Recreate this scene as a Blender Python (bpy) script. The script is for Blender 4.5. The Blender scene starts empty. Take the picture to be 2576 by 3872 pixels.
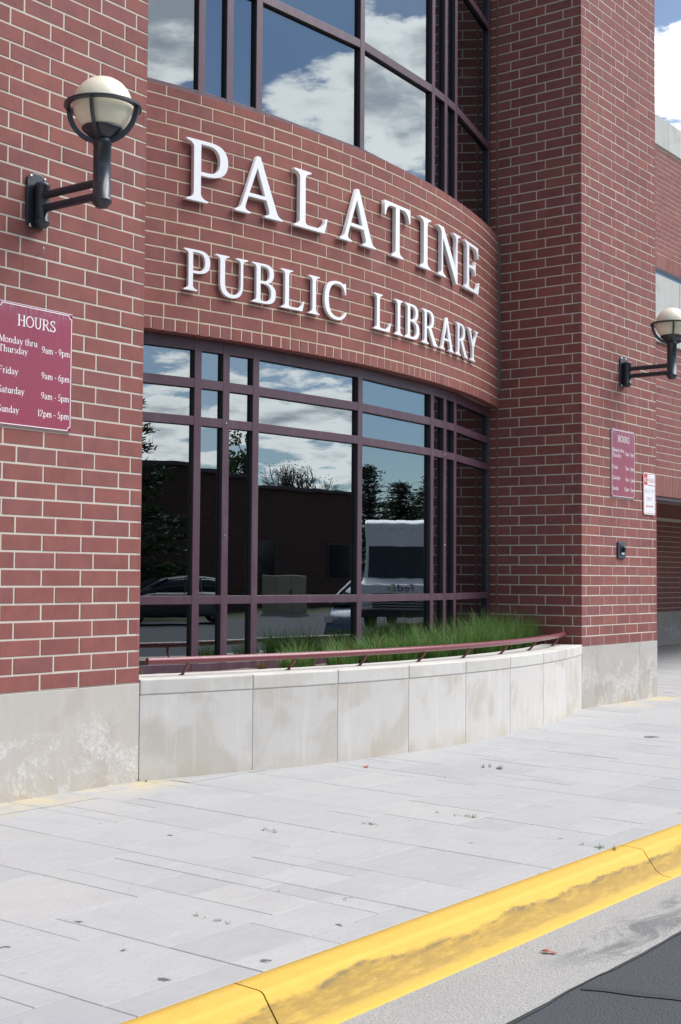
import bpy, bmesh, math, random
from mathutils import Vector, Matrix, Euler
R_ = math.radians
random.seed(7)
S = bpy.context.scene
COL = S.collection

# ------------------------------------------------------------------ camera
ZB = 0.615                      # top of the limestone plinth above the pavement
cam_d = bpy.data.cameras.new('camera'); cam = bpy.data.objects.new('camera', cam_d); COL.objects.link(cam)
cam_d.sensor_fit = 'VERTICAL'; cam_d.sensor_height = 36; cam_d.lens = 36 * 5161.9 / 3872
cam_d.clip_end = 2000; cam_d.clip_start = .05
yaw, pitch, roll = 0.93333, 0.04728, 0.0071
fw = Vector((math.sin(yaw)*math.cos(pitch), math.cos(yaw)*math.cos(pitch), math.sin(pitch)))
rt = Vector((math.cos(yaw), -math.sin(yaw), 0)); up = rt.cross(fw)
r2 = rt*math.cos(roll) + up*math.sin(roll); u2 = up*math.cos(roll) - rt*math.sin(roll)
cam.matrix_world = Matrix(((r2.x, u2.x, -fw.x, -6.20623), (r2.y, u2.y, -fw.y, -6.16904), (r2.z, u2.z, -fw.z, .67887+ZB), (0, 0, 0, 1)))
S.camera = cam

# ------------------------------------------------------------------ world, sun, exposure
SUN_AZ, SUN_EL = 42, 54          # degrees from -Y towards +X, and above the horizon
W = bpy.data.worlds.new('World'); S.world = W; W.use_nodes = True
def build_world():
    nt = W.node_tree; N = nt.nodes; L = nt.links; N.clear()
    def nd(t, **k):
        n = N.new(t)
        for a, b in k.items(): setattr(n, a, b)
        return n
    def m(op, a, b=None, c=None, clamp=False):
        n = nd('ShaderNodeMath', operation=op, use_clamp=clamp)
        for i, v in enumerate((a, b, c)):
            if v is None: continue
            if isinstance(v, (int, float)): n.inputs[i].default_value = v
            else: L.new(v, n.inputs[i])
        return n.outputs[0]
    sky = nd('ShaderNodeTexSky', sky_type='NISHITA', sun_disc=False)
    sky.sun_elevation = R_(SUN_EL); sky.sun_rotation = R_(180 - SUN_AZ); sky.altitude = 200; sky.air_density = 1.0; sky.dust_density = .05; sky.ozone_density = 3.0
    tc = nd('ShaderNodeTexCoord'); sp = nd('ShaderNodeSeparateXYZ'); L.new(tc.outputs['Generated'], sp.inputs[0])
    x, y, z = sp.outputs
    az = m('MULTIPLY', m('ARCTAN2', x, m('MULTIPLY', y, -1)), 57.2958)
    el = m('MULTIPLY', m('ARCSINE', z), 57.2958)
    den = m('ADD', m('MAXIMUM', z, 0), .22)
    cv = nd('ShaderNodeCombineXYZ'); L.new(m('DIVIDE', x, den), cv.inputs[0]); L.new(m('DIVIDE', y, den), cv.inputs[1]); L.new(m('MULTIPLY', z, 3.0), cv.inputs[2])
    def noise(scale, detail, rough, off, dist=0):
        a = nd('ShaderNodeVectorMath', operation='ADD'); L.new(cv.outputs[0], a.inputs[0]); a.inputs[1].default_value = off
        n = nd('ShaderNodeTexNoise'); n.inputs['Scale'].default_value = scale; n.inputs['Detail'].default_value = detail
        n.inputs['Roughness'].default_value = rough; n.inputs['Distortion'].default_value = dist
        L.new(a.outputs[0], n.inputs['Vector']); return n.outputs['Fac']
    n1 = noise(1.5, 9, .56, (3.1, 1.7, 0), .15)
    n2 = noise(7.0, 6, .6, (9.1, 4.7, 2), .1)
    f = m('ADD', m('MULTIPLY_ADD', n1, 1.5, -.25), m('MULTIPLY', m('SUBTRACT', n2, .5), .75))
    # cloud banks seen mirrored in the glazing (azimuth, elevation, half widths, weight)
    for a0, e0, ra, re, w in CLOUDS:
        u = m('ADD', m('POWER', m('ABSOLUTE', m('DIVIDE', m('SUBTRACT', az, a0), ra)), 2), m('POWER', m('ABSOLUTE', m('DIVIDE', m('SUBTRACT', el, e0), re)), 2))
        g = m('MULTIPLY', m('MAXIMUM', m('SUBTRACT', 1.6, u), -.4 if False else 0), w)
        f = m('ADD', f, g)
    mask = nd('ShaderNodeMapRange', interpolation_type='SMOOTHSTEP'); mask.inputs[1].default_value = .62; mask.inputs[2].default_value = .74; L.new(f, mask.inputs[0])
    core = nd('ShaderNodeMapRange', interpolation_type='SMOOTHSTEP'); core.inputs[1].default_value = .76; core.inputs[2].default_value = 1.02; L.new(f, core.inputs[0])
    veil = nd('ShaderNodeMapRange', interpolation_type='SMOOTHSTEP'); veil.inputs[1].default_value = .35; veil.inputs[2].default_value = .75; veil.inputs[3].default_value = .0; veil.inputs[4].default_value = .16; L.new(noise(.55, 4, .5, (1.3, 8.2, 0)), veil.inputs[0])
    mk = m('MAXIMUM', mask.outputs[0], veil.outputs[0])
    shade = nd('ShaderNodeMixRGB'); L.new(core.outputs[0], shade.inputs[0])
    shade.inputs[1].default_value = (*[c*CLOUD_GAIN for c in (1.0, .985, .96)], 1); shade.inputs[2].default_value = (*[c*CLOUD_GAIN for c in (.36, .39, .44)], 1)
    mix = nd('ShaderNodeMixRGB'); L.new(mk, mix.inputs[0]); L.new(sky.outputs[0], mix.inputs[1]); L.new(shade.outputs[0], mix.inputs[2])
    bg = nd('ShaderNodeBackground'); bg.inputs[1].default_value = SKY_STRENGTH; L.new(mix.outputs[0], bg.inputs[0])
    out = nd('ShaderNodeOutputWorld'); L.new(bg.outputs[0], out.inputs[0])
SKY_STRENGTH = .08
CLOUD_GAIN = 17.0
CLOUDS = [(47, 18.2, 9, 3.0, .20), (65, 18.5, 6, 3.6, .19), (13, 22.5, 9, 3.6, .24), (43, 6.6, 8, 2.9, .24), (14, 8.6, 3.4, 1.1, .16), (13, 6.0, 5, 1.6, .20), (30, 6.5, 5, 2.0, .10), 
          (113, 29, 14, 4, .16), (114, 20, 10, 5, -.03), (27, 23.6, 3, 1.0, .1), (63.5, 6.5, 4, 2.6, -.14), (26.5, 20, 3.5, 2.2, -.12), (45, 24.6, 9, 2.4, -.14), (64, 25.5, 5, 2.4, -.14), (27, 9.5, 4, 1.2, -.06)]
build_world()
sd = bpy.data.lights.new('sun', 'SUN'); sun = bpy.data.objects.new('sun', sd); COL.objects.link(sun)
sd.energy = 3.6; sd.angle = R_(58); sd.color = (1.0, .985, .965)
sdir = Vector((math.sin(R_(SUN_AZ))*math.cos(R_(SUN_EL)), -math.cos(R_(SUN_AZ))*math.cos(R_(SUN_EL)), math.sin(R_(SUN_EL))))
sun.rotation_euler = sdir.to_track_quat('Z', 'Y').to_euler()
S.view_settings.view_transform = 'Standard'; S.view_settings.look = 'None'; S.view_settings.gamma = 1
S.view_settings.use_curve_mapping = False
S.view_settings.exposure = 0.66

# ------------------------------------------------------------------ helpers
def tag(o, label=None, cat=None, group=None, kind=None):
    for k, v in (('label', label), ('category', cat), ('group', group), ('kind', kind)):
        if v: o[k] = v
    return o
def obj(name, me, mat=None, parent=None, loc=None, rot=None):
    o = bpy.data.objects.new(name, me)
    COL.objects.link(o)
    if me is not None and mat is not None and len(me.materials) == 0: me.materials.append(mat)
    if parent is not None: o.parent = parent
    if loc is not None: o.location = loc
    if rot is not None: o.rotation_euler = rot
    return o
def empty(name, loc=(0, 0, 0), rot=(0, 0, 0), **k):
    o = bpy.data.objects.new(name, None); COL.objects.link(o); o.location = loc; o.rotation_euler = rot; o.empty_display_size = .1
    return tag(o, **k)
class MB:
    def __init__(s): s.v = []; s.f = []; s.sm = []
    def add(s, vs, fs, smooth=False, M=None):
        b = len(s.v)
        s.v += [tuple(M @ Vector(v)) if M else tuple(v) for v in vs]
        for f in fs: s.f.append([b+i for i in f]); s.sm.append(smooth)
        return s
    def box(s, x0, x1, y0, y1, z0, z1, M=None):
        return s.add([(x0,y0,z0),(x1,y0,z0),(x1,y1,z0),(x0,y1,z0),(x0,y0,z1),(x1,y0,z1),(x1,y1,z1),(x0,y1,z1)],
                     [(0,3,2,1),(4,5,6,7),(0,1,5,4),(1,2,6,5),(2,3,7,6),(3,0,4,7)], M=M)
    def cyl(s, p, q, r0, r1=None, n=20, caps=True, smooth=True):
        r1 = r0 if r1 is None else r1
        p, q = Vector(p), Vector(q); d = (q-p).normalized()
        a = d.orthogonal().normalized(); b = d.cross(a)
        vs = []
        for c, r in ((p, r0), (q, r1)):
            for i in range(n):
                t = 2*math.pi*i/n; vs.append(c + a*(r*math.cos(t)) + b*(r*math.sin(t)))
        s.add(vs, [(i, (i+1) % n, n+(i+1) % n, n+i) for i in range(n)], smooth)
        if caps: s.add([tuple(v) for v in vs[:n]], [tuple(reversed(range(n)))]); s.add([tuple(v) for v in vs[n:]], [tuple(range(n))])
        return s
    def lathe(s, prof, c=(0,0,0), n=28, smooth=True, close=False):
        vs = []; m_ = len(prof)
        for i in range(n):
            t = 2*math.pi*i/n
            for r, z in prof: vs.append((c[0]+r*math.cos(t), c[1]+r*math.sin(t), c[2]+z))
        fs = []
        for i in range(n):
            j = (i+1) % n
            for k in range(m_ - (0 if close else 1)):
                k2 = (k+1) % m_
                fs.append((i*m_+k, j*m_+k, j*m_+k2, i*m_+k2))
        return s.add(vs, fs, smooth)
    def tube(s, pts, r, n=10, caps=True, smooth=True):
        pts = [Vector(p) for p in pts]; rs = r if isinstance(r, (list, tuple)) else [r]*len(pts)
        vs = []; ref = None
        for i, p in enumerate(pts):
            d = (pts[min(i+1, len(pts)-1)] - pts[max(i-1, 0)]).normalized()
            if ref is None: ref = d.orthogonal().normalized()
            a = (ref - d*ref.dot(d)).normalized(); ref = a; b = d.cross(a)
            for k in range(n):
                t = 2*math.pi*k/n; vs.append(p + a*(rs[i]*math.cos(t)) + b*(rs[i]*math.sin(t)))
        fs = [(i*n+k, i*n+(k+1) % n, (i+1)*n+(k+1) % n, (i+1)*n+k) for i in range(len(pts)-1) for k in range(n)]
        s.add(vs, fs, smooth)
        if caps: s.add(vs[:n], [tuple(reversed(range(n)))]); s.add(vs[-n:], [tuple(range(n))])
        return s
    def prism(s, poly, y0, y1, M=None):          # polygon in (x, z), extruded along y
        n = len(poly)
        vs = [(x, y0, z) for x, z in poly] + [(x, y1, z) for x, z in poly]
        return s.add(vs, [tuple(range(n)), tuple(reversed(range(n, 2*n)))] + [(i, n+i, n+(i+1) % n, (i+1) % n) for i in range(n)], M=M)
    def arcbox(s, cx, cy, ri, ro, a0, a1, z0, z1, n=1):   # sector of a ring; angle measured from -Y towards +X
        vs = []
        for i in range(n+1):
            a = a0 + (a1-a0)*i/n
            for r in (ro, ri):
                for z in (z0, z1): vs.append((cx + r*math.sin(a), cy - r*math.cos(a), z))
        fs = []
        for i in range(n):
            b = i*4; c = b+4
            fs += [(b, c, c+1, b+1), (b+2, b+3, c+3, c+2), (b+1, c+1, c+3, b+3), (b, b+2, c+2, c)]
        fs += [(0, 1, 3, 2), (n*4, n*4+2, n*4+3, n*4+1)]
        return s.add(vs, fs)
    def mesh(s, name='m', recalc=False):
        me = bpy.data.meshes.new(name); me.from_pydata(s.v, [], s.f); me.update()
        if any(s.sm): me.polygons.foreach_set('use_smooth', s.sm)
        if recalc:
            bm = bmesh.new(); bm.from_mesh(me); bmesh.ops.recalc_face_normals(bm, faces=bm.faces); bm.to_mesh(me); bm.free()
        return me
    def build(s, name, mat, parent=None, recalc=True, **k): return obj(name, s.mesh(name, recalc), mat, parent, **k)
def bevel(o, w, seg=2):
    b = o.modifiers.new('bevel', 'BEVEL'); b.width = w; b.segments = seg; b.limit_method = 'ANGLE'; b.angle_limit = R_(40); return o

# ------------------------------------------------------------------ materials
class Mat:
    def __init__(s, name):
        s.m = bpy.data.materials.new(name); s.m.use_nodes = True; s.nt = s.m.node_tree; s.N = s.nt.nodes; s.L = s.nt.links
        s.b = s.N['Principled BSDF']
    def nd(s, t, **k):
        n = s.N.new(t)
        for a, b in k.items(): setattr(n, a, b)
        return n
    def set(s, inp, v):
        i = s.b.inputs[inp]
        if hasattr(v, 'is_linked') or isinstance(v, bpy.types.NodeSocket): s.L.new(v, i)
        else: i.default_value = v
        return s
    def _in(s, n, i, v):
        if v is None: return
        if isinstance(v, bpy.types.NodeSocket): s.L.new(v, n.inputs[i])
        else: n.inputs[i].default_value = v
    def math(s, op, a, b=None, c=None, clamp=False):
        n = s.nd('ShaderNodeMath', operation=op, use_clamp=clamp); s._in(n, 0, a); s._in(n, 1, b); s._in(n, 2, c); return n.outputs[0]
    def vec(s, op, a, b=None):
        n = s.nd('ShaderNodeVectorMath', operation=op); s._in(n, 0, a); s._in(n, 1, b); return n.outputs[0]
    def coords(s, kind='Object'): return s.nd('ShaderNodeTexCoord').outputs[kind]
    def pos(s): return s.nd('ShaderNodeNewGeometry').outputs['Position']
    def noise(s, v, scale, detail=4, rough=.55, dist=0, out='Fac'):
        n = s.nd('ShaderNodeTexNoise'); s._in(n, 'Vector', v); n.inputs['Scale'].default_value = scale; n.inputs['Detail'].default_value = detail
        n.inputs['Roughness'].default_value = rough; n.inputs['Distortion'].default_value = dist; return n.outputs[out]
    def vor(s, v, scale, feature='F1', out='Distance'):
        n = s.nd('ShaderNodeTexVoronoi', feature=feature); s._in(n, 'Vector', v); n.inputs['Scale'].default_value = scale; return n.outputs[out]
    def mr(s, v, a, b, c=0, d=1, smooth=True):
        n = s.nd('ShaderNodeMapRange', interpolation_type='SMOOTHSTEP' if smooth else 'LINEAR'); s._in(n, 0, v)
        for i, k in enumerate((a, b, c, d)): n.inputs[i+1].default_value = k
        return n.outputs[0]
    def mix(s, f, a, b, mode='MIX'):
        n = s.nd('ShaderNodeMixRGB', blend_type=mode)
        for i, v in enumerate((f, a, b)):
            if isinstance(v, bpy.types.NodeSocket): s.L.new(v, n.inputs[i])
            elif i == 0: n.inputs[0].default_value = v
            else: n.inputs[i].default_value = (*v[:3], 1)
        return n.outputs[0]
    def ramp(s, f, stops):
        n = s.nd('ShaderNodeValToRGB'); s.L.new(f, n.inputs[0]); e = n.color_ramp.elements
        while len(e) < len(stops): e.new(.5)
        for el, (p, c) in zip(e, stops): el.position = p; el.color = (*c, 1)
        return n.outputs[0]
    def bump(s, h, strength=.3, dist=.01):
        n = s.nd('ShaderNodeBump'); s.L.new(h, n.inputs['Height']); n.inputs['Strength'].default_value = strength; n.inputs['Distance'].default_value = dist
        s.L.new(n.outputs[0], s.b.inputs['Normal']); return s
    def rnd(s):                                   # one random number for each piece, single object or island
        a = s.nd('ShaderNodeObjectInfo').outputs['Random']; g = s.nd('ShaderNodeNewGeometry').outputs['Random Per Island']
        return s.math('FRACT', s.math('ADD', a, g))
    def scale(s, v, sc): return s.vec('MULTIPLY', v, sc)
def simple(name, col, rough=.6, metal=0, var=.12, scale=30, bump=0, spec=.5):
    m = Mat(name); v = m.coords(); n = m.noise(v, scale, 5, .6)
    m.set('Base Color', m.mix(n, [c*(1-var) for c in col], [min(1, c*(1+var)) for c in col])); m.set('Roughness', rough); m.set('Metallic', metal)
    m.set('Specular IOR Level', spec)
    if bump: m.bump(n, bump, .004)
    return m.m

def brick_mat(name, tint=(1, 1, 1)):
    m = Mat(name); r = m.rnd(); t = m.coords()
    off = m.nd('ShaderNodeCombineXYZ'); m.L.new(m.math('MULTIPLY', r, 37.0), off.inputs[0]); m.L.new(m.math('MULTIPLY', r, 91.0), off.inputs[2])
    v = m.vec('ADD', t, off.outputs[0])
    big = m.noise(v, 7, 3, .5)
    streak = m.noise(m.scale(v, (95, 95, 7)), 1, 4, .62, .3)
    fine = m.noise(v, 210, 3, .6)
    base = m.ramp(r, [(0, (.232, .086, .086)), (.15, (.258, .094, .090)), (.6, (.280, .104, .098)), (.85, (.255, .100, .104)), (1, (.305, .112, .096))])
    base = m.mix(m.mr(big, .3, .75), base, m.mix(1, base, (.80, .83, .88), 'MULTIPLY'))
    base = m.mix(m.math('MULTIPLY', m.mr(streak, .56, .76), .52), base, (.10, .024, .026))
    base = m.mix(m.math('MULTIPLY', m.mr(fine, .60, .74), .40), base, (.11, .032, .032))
    base = m.mix(m.math('MULTIPLY', m.mr(m.noise(v, 330, 2, .5), .70, .78), .5), base, (.42, .33, .27))
    wp = m.pos(); wz = m.noise(wp, .9, 4, .6)
    base = m.mix(m.math('MULTIPLY', m.mr(wz, .5, .75), .22), base, (.30, .17, .15))
    m.set('Base Color', m.mix(1, base, tint, 'MULTIPLY')); m.set('Roughness', .78); m.set('Specular IOR Level', .35)
    h = m.math('ADD', m.math('MULTIPLY', streak, .6), m.math('MULTIPLY', fine, .5)); m.bump(h, .35, .004)
    return m.m
def mortar_mat(name, col):
    m = Mat(name); v = m.pos(); a = m.noise(v, 3.5, 5, .6); b = m.noise(v, 160, 3, .6)
    c = m.mix(a, [k*.84 for k in col], [k*1.08 for k in col]); c = m.mix(m.math('MULTIPLY', m.mr(b, .5, .75), .3), c, [k*.62 for k in col])
    m.set('Base Color', c); m.set('Roughness', .92); m.bump(b, .4, .003); return m.m
def limestone_mat(name, col, stain=.5, drip=.4, spall=0):
    m = Mat(name); v = m.pos(); r = m.nd('ShaderNodeObjectInfo').outputs['Random']
    o = m.nd('ShaderNodeCombineXYZ'); m.L.new(m.math('MULTIPLY', r, 53), o.inputs[0]); vv = m.vec('ADD', v, o.outputs[0])
    a = m.noise(vv, 2.6, 3.5, .5, .5); b = m.noise(m.scale(vv, (16, 16, 1.4)), 1, 4, .6); f = m.noise(vv, 120, 4, .6); g = m.noise(vv, 9, 5, .6)
    tint = m.math('MULTIPLY_ADD', r, .10, .95)
    cc = m.nd('ShaderNodeCombineXYZ'); [m.L.new(tint, cc.inputs[i]) for i in range(3)]
    c = m.mix(1, [k for k in col], cc.outputs[0], 'MULTIPLY')
    c = m.mix(m.math('MULTIPLY', m.mr(a, .50, .64), stain), c, [col[0]*.80, col[1]*.745, col[2]*.67])
    c = m.mix(m.math('MULTIPLY', m.mr(b, .52, .70), drip), c, [min(1, k*1.22) for k in col])
    c = m.mix(m.math('MULTIPLY', m.mr(g, .45, .8), .25), c, [k*.78 for k in col])
    sp = m.nd('ShaderNodeSeparateXYZ'); m.L.new(v, sp.inputs[0])
    low = m.math('MULTIPLY', m.mr(sp.outputs[2], .16, -.03), m.mr(m.noise(vv, 5, 4, .6), .3, .7))
    c = m.mix(m.math('MULTIPLY', low, .5), c, (.42, .34, .22))
    h = f
    if spall:
        s_ = m.math('MULTIPLY', m.mr(m.noise(vv, 3.2, 6, .68, .5), .47, .60), m.mr(sp.outputs[2], .56, .30))
        rag = m.noise(vv, 34, 6, .72, .6)
        c = m.mix(m.math('MULTIPLY', s_, m.mr(rag, .42, .60, .15, .85)), c, (.57, .555, .53))
        crack = m.mr(m.vor(vv, 16, 'DISTANCE_TO_EDGE'), 0, .025, 1, 0)
        c = m.mix(m.math('MULTIPLY', m.math('MULTIPLY', crack, s_), m.mr(m.noise(vv, 6), .5, .62, 0, .55)), c, (.22, .20, .18))
        h = m.math('ADD', m.math('MULTIPLY', f, .3), m.math('MULTIPLY', m.math('MULTIPLY', rag, s_), 1.3))
    m.set('Base Color', c); m.set('Roughness', .88); m.set('Specular IOR Level', .3); m.bump(h, .3, .008 if spall else .003); return m.m

M = {}
M['brick'] = brick_mat('brick_face', (.905, .815, .715)); M['brick_far'] = brick_mat('brick_face_wing', (.90, .83, .75))
M['mortar'] = mortar_mat('mortar', (.545, .495, .42)); M['mortar_tan'] = mortar_mat('mortar_tan', (.575, .475, .345))
M['plinth'] = limestone_mat('plinth_stone', (.445, .41, .37), .35, .2, 1); M['plinth_grey'] = limestone_mat('plinth_stone_grey', (.40, .375, .345), .45, .25, 1)
M['planter'] = limestone_mat('planter_stone', (.525, .50, .468), .62, .4); M['cap'] = limestone_mat('cap_stone', (.52, .50, .465), .4, .3)
M['coping'] = limestone_mat('coping_concrete', (.46, .455, .43), .4, .35)
GUM = [(-1.077, -1.304, .018), (-2.515, -2.19, .022), (-2.668, -2.593, .016), (-2.821, -2.935, .022), (-2.44, -3.06, .024), (-2.916, -2.252, .02), (-.445, -1.864, .010), (-1.88, -2.97, .016), (3.836, -.852, .015)]     # old chewing gum and tar spots
def paving_mat():
    m = Mat('paving_stone'); v = m.pos(); r = m.rnd()
    o = m.nd('ShaderNodeCombineXYZ'); m.L.new(m.math('MULTIPLY', r, 71), o.inputs[0]); m.L.new(m.math('MULTIPLY', r, 33), o.inputs[1]); vv = m.vec('ADD', v, o.outputs[0])
    a = m.noise(vv, 3.2, 6, .6, .4); f = m.noise(vv, 60, 6, .65); g = m.noise(m.scale(vv, (6, 24, 1)), 1, 5, .65, .4); w = m.noise(v, .8, 5, .6)
    c = m.ramp(r, [(0, (.325, .323, .323)), (.25, (.35, .347, .343)), (.5, (.362, .356, .348)), (.75, (.352, .350, .351)), (1, (.375, .366, .355))])
    c = m.mix(m.math('MULTIPLY', m.mr(a, .42, .72), .30), c, (.285, .275, .268))
    c = m.mix(m.math('MULTIPLY', m.mr(g, .5, .75), .32), c, (.46, .445, .42))
    c = m.mix(m.math('MULTIPLY', m.mr(f, .5, .72), .5), c, (.27, .262, .258))
    c = m.mix(m.math('MULTIPLY', m.mr(w, .52, .70), .42), c, (.275, .275, .285))
    sp = m.nd('ShaderNodeSeparateXYZ'); m.L.new(v, sp.inputs[0])
    rust = m.math('MULTIPLY', m.mr(sp.outputs[1], -.45, -.05), m.math('ADD', m.mr(sp.outputs[0], .35, -.1), m.math('MULTIPLY', m.mr(sp.outputs[0], 6.3, 6.7), m.mr(sp.outputs[0], 8.3, 7.9)), clamp=True))
    c = m.mix(m.math('MULTIPLY', m.math('MULTIPLY', rust, m.mr(m.noise(v, 2.6, 5, .62), .38, .62)), .62), c, (.55, .43, .20))
    spot = m.math('MULTIPLY', m.mr(m.noise(v, 11, 3, .7, 1.0), .70, .725), m.mr(m.noise(v, 2.1, 2, .5), .50, .58))
    c = m.mix(m.math('MULTIPLY', spot, .9), c, (.045, .045, .06))
    wv = m.vec('ADD', v, m.vec('MULTIPLY', m.noise(v, 22, 4, .7, .5, 'Color'), (.09, .09, 0)))
    for sx, sy, sr in GUM:
        dd = m.vec('SUBTRACT', wv, (sx+.045, sy+.045, 0)); dd = m.vec('MULTIPLY', dd, (1, 1, 0)); ln = m.nd('ShaderNodeVectorMath', operation='LENGTH'); m.L.new(dd, ln.inputs[0])
        c = m.mix(m.mr(ln.outputs['Value'], sr, sr*.6, 0, .85), c, (.05, .05, .065))
    m.set('Base Color', c); m.set('Roughness', .82); m.set('Specular IOR Level', .4); m.bump(m.math('ADD', m.math('MULTIPLY', f, .5), m.math('MULTIPLY', g, .6)), .30, .004); return m.m
M['paving'] = paving_mat()
M['joint'] = mortar_mat('paving_joint', (.40, .385, .36))
def metal(name, col, rough=.35, coat=.0, var=.15, dust=.0, spec=.5):
    m = Mat(name); v = m.coords(); n = m.noise(v, 18, 5, .6); c = m.mix(n, [k*(1-var) for k in col], [k*(1+var) for k in col])
    if dust: c = m.mix(m.math('MULTIPLY', m.mr(m.noise(m.scale(m.pos(), (9, 9, 2)), 1, 5, .6), .45, .75), dust), c, (.20, .17, .19))
    m.set('Base Color', c); m.set('Roughness', m.mr(n, .2, .8, rough*.8, rough*1.25, False)); m.set('Coat Weight', coat); m.set('Coat Roughness', .15); m.set('Specular IOR Level', spec); return m.m
M['frame'] = metal('window_frame_paint', (.078, .038, .055), .42, 0, .1, .18)
M['rail'] = metal('handrail_paint', (.165, .032, .040), .32, .25, .1)
M['lamp_metal'] = metal('lamp_black_paint', (.022, .026, .036), .38, .3, .2)
M['gasket'] = simple('black_gasket', (.012, .012, .015), .5); M['caulk'] = simple('caulk', (.20, .088, .075), .8)
M['screw'] = simple('screw_steel', (.55, .53, .55), .28, 1.0)
def globe_mat():
    m = Mat('globe_acrylic'); m.set('Base Color', (.82, .77, .60, 1)); m.set('Roughness', .28); m.set('Subsurface Weight', .5); m.set('Subsurface Radius', (.08, .07, .05)); m.set('Coat Weight', .3)
    return m.m
M['globe'] = globe_mat()
M['letter'] = simple('letter_white', (.80, .80, .81), .34, 0, .03, 8)
def glass_mat(name, refl, tint):
    m = Mat(name); N, L = m.N, m.L
    g = m.nd('ShaderNodeBsdfGlossy'); g.inputs['Roughness'].default_value = .004; g.inputs['Color'].default_value = (.86, .95, 1.0, 1)
    t = m.nd('ShaderNodeBsdfTransparent'); t.inputs['Color'].default_value = (*tint, 1)
    fr = m.nd('ShaderNodeFresnel'); fr.inputs['IOR'].default_value = 1.5
    k = m.math('MULTIPLY_ADD', fr.outputs[0], (1-refl)*.7, refl)
    nz = m.noise(m.pos(), 1.3, 2, .5); bp = m.nd('ShaderNodeBump'); bp.inputs['Strength'].default_value = .05; bp.inputs['Distance'].default_value = .02; L.new(nz, bp.inputs['Height']); L.new(bp.outputs[0], g.inputs['Normal'])
    mx = m.nd('ShaderNodeMixShader'); L.new(k, mx.inputs[0]); L.new(t.outputs[0], mx.inputs[1]); L.new(g.outputs[0], mx.inputs[2])
    L.new(mx.outputs[0], N['Material Output'].inputs['Surface']); return m.m
M['glass'] = glass_mat('tinted_reflective_glass', .28, (.24, .26, .28))
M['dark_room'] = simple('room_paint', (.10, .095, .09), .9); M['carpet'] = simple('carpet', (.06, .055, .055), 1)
M['soil'] = simple('planter_mulch', (.19, .15, .115), 1, 0, .4, 40, .8)
M['black'] = simple('black_plastic', (.016, .018, .024), .45)
# ------------------------------------------------------------------ ground
PS = .02                                        # pavement falls 2 % to the kerb
def pz(y): return PS*min(y, 0)
YK = -3.14                                       # back of the kerb
ZR = -.195                                       # road level
def asphalt_mat():
    m = Mat('asphalt'); v = m.pos(); a = m.noise(v, 150, 4, .7); b = m.noise(v, .7, 5, .6); p = m.vor(v, 110, 'F1')
    c = m.mix(a, (.026, .028, .033), (.062, .066, .075)); c = m.mix(m.mr(b, .4, .7, 0, .5), c, (.054, .057, .064)); c = m.mix(m.math('MULTIPLY', m.mr(p, .10, .30, 1, 0), .5), c, (.15, .15, .155))
    m.set('Base Color', c); m.set('Roughness', .86); m.bump(m.math('ADD', a, p), .7, .006); return m.m
def gutter_mat():
    m = Mat('gutter_concrete'); v = m.pos(); st = m.noise(v, 70, 4, .7, .3); p = m.vor(v, 85, 'F1', 'Color'); pd = m.vor(v, 85, 'F1'); b = m.noise(v, 1.6, 5, .6)
    sp = m.nd('ShaderNodeSeparateXYZ'); m.L.new(v, sp.inputs[0]); g = m.nd('ShaderNodeSeparateColor'); m.L.new(p, g.inputs[0])
    c = m.mix(st, (.21, .204, .193), (.39, .377, .355))
    c = m.mix(m.math('MULTIPLY', m.mr(g.outputs[0], .60, .66), m.mr(pd, .10, .35, .85, 0)), c, (.12, .12, .13))
    c = m.mix(m.math('MULTIPLY', m.mr(g.outputs[1], .80, .86), m.mr(pd, .10, .35, .8, 0)), c, (.58, .55, .50))
    oil = m.math('MULTIPLY', m.math('MULTIPLY', m.mr(m.noise(m.scale(v, (2.2, 5.5, 1)), 1, 6, .65, .5), .46, .62), m.mr(sp.outputs[1], -3.50, -3.66)), m.mr(sp.outputs[0], -1.6, -1.0))
    c = m.mix(m.math('MULTIPLY', oil, .72), c, (.085, .085, .09))
    c = m.mix(m.math('MULTIPLY', m.mr(b, .45, .75), .3), c, (.25, .24, .235))
    m.set('Base Color', c); m.set('Roughness', .9); m.bump(m.math('ADD', st, pd), .5, .006); return m.m
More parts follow.
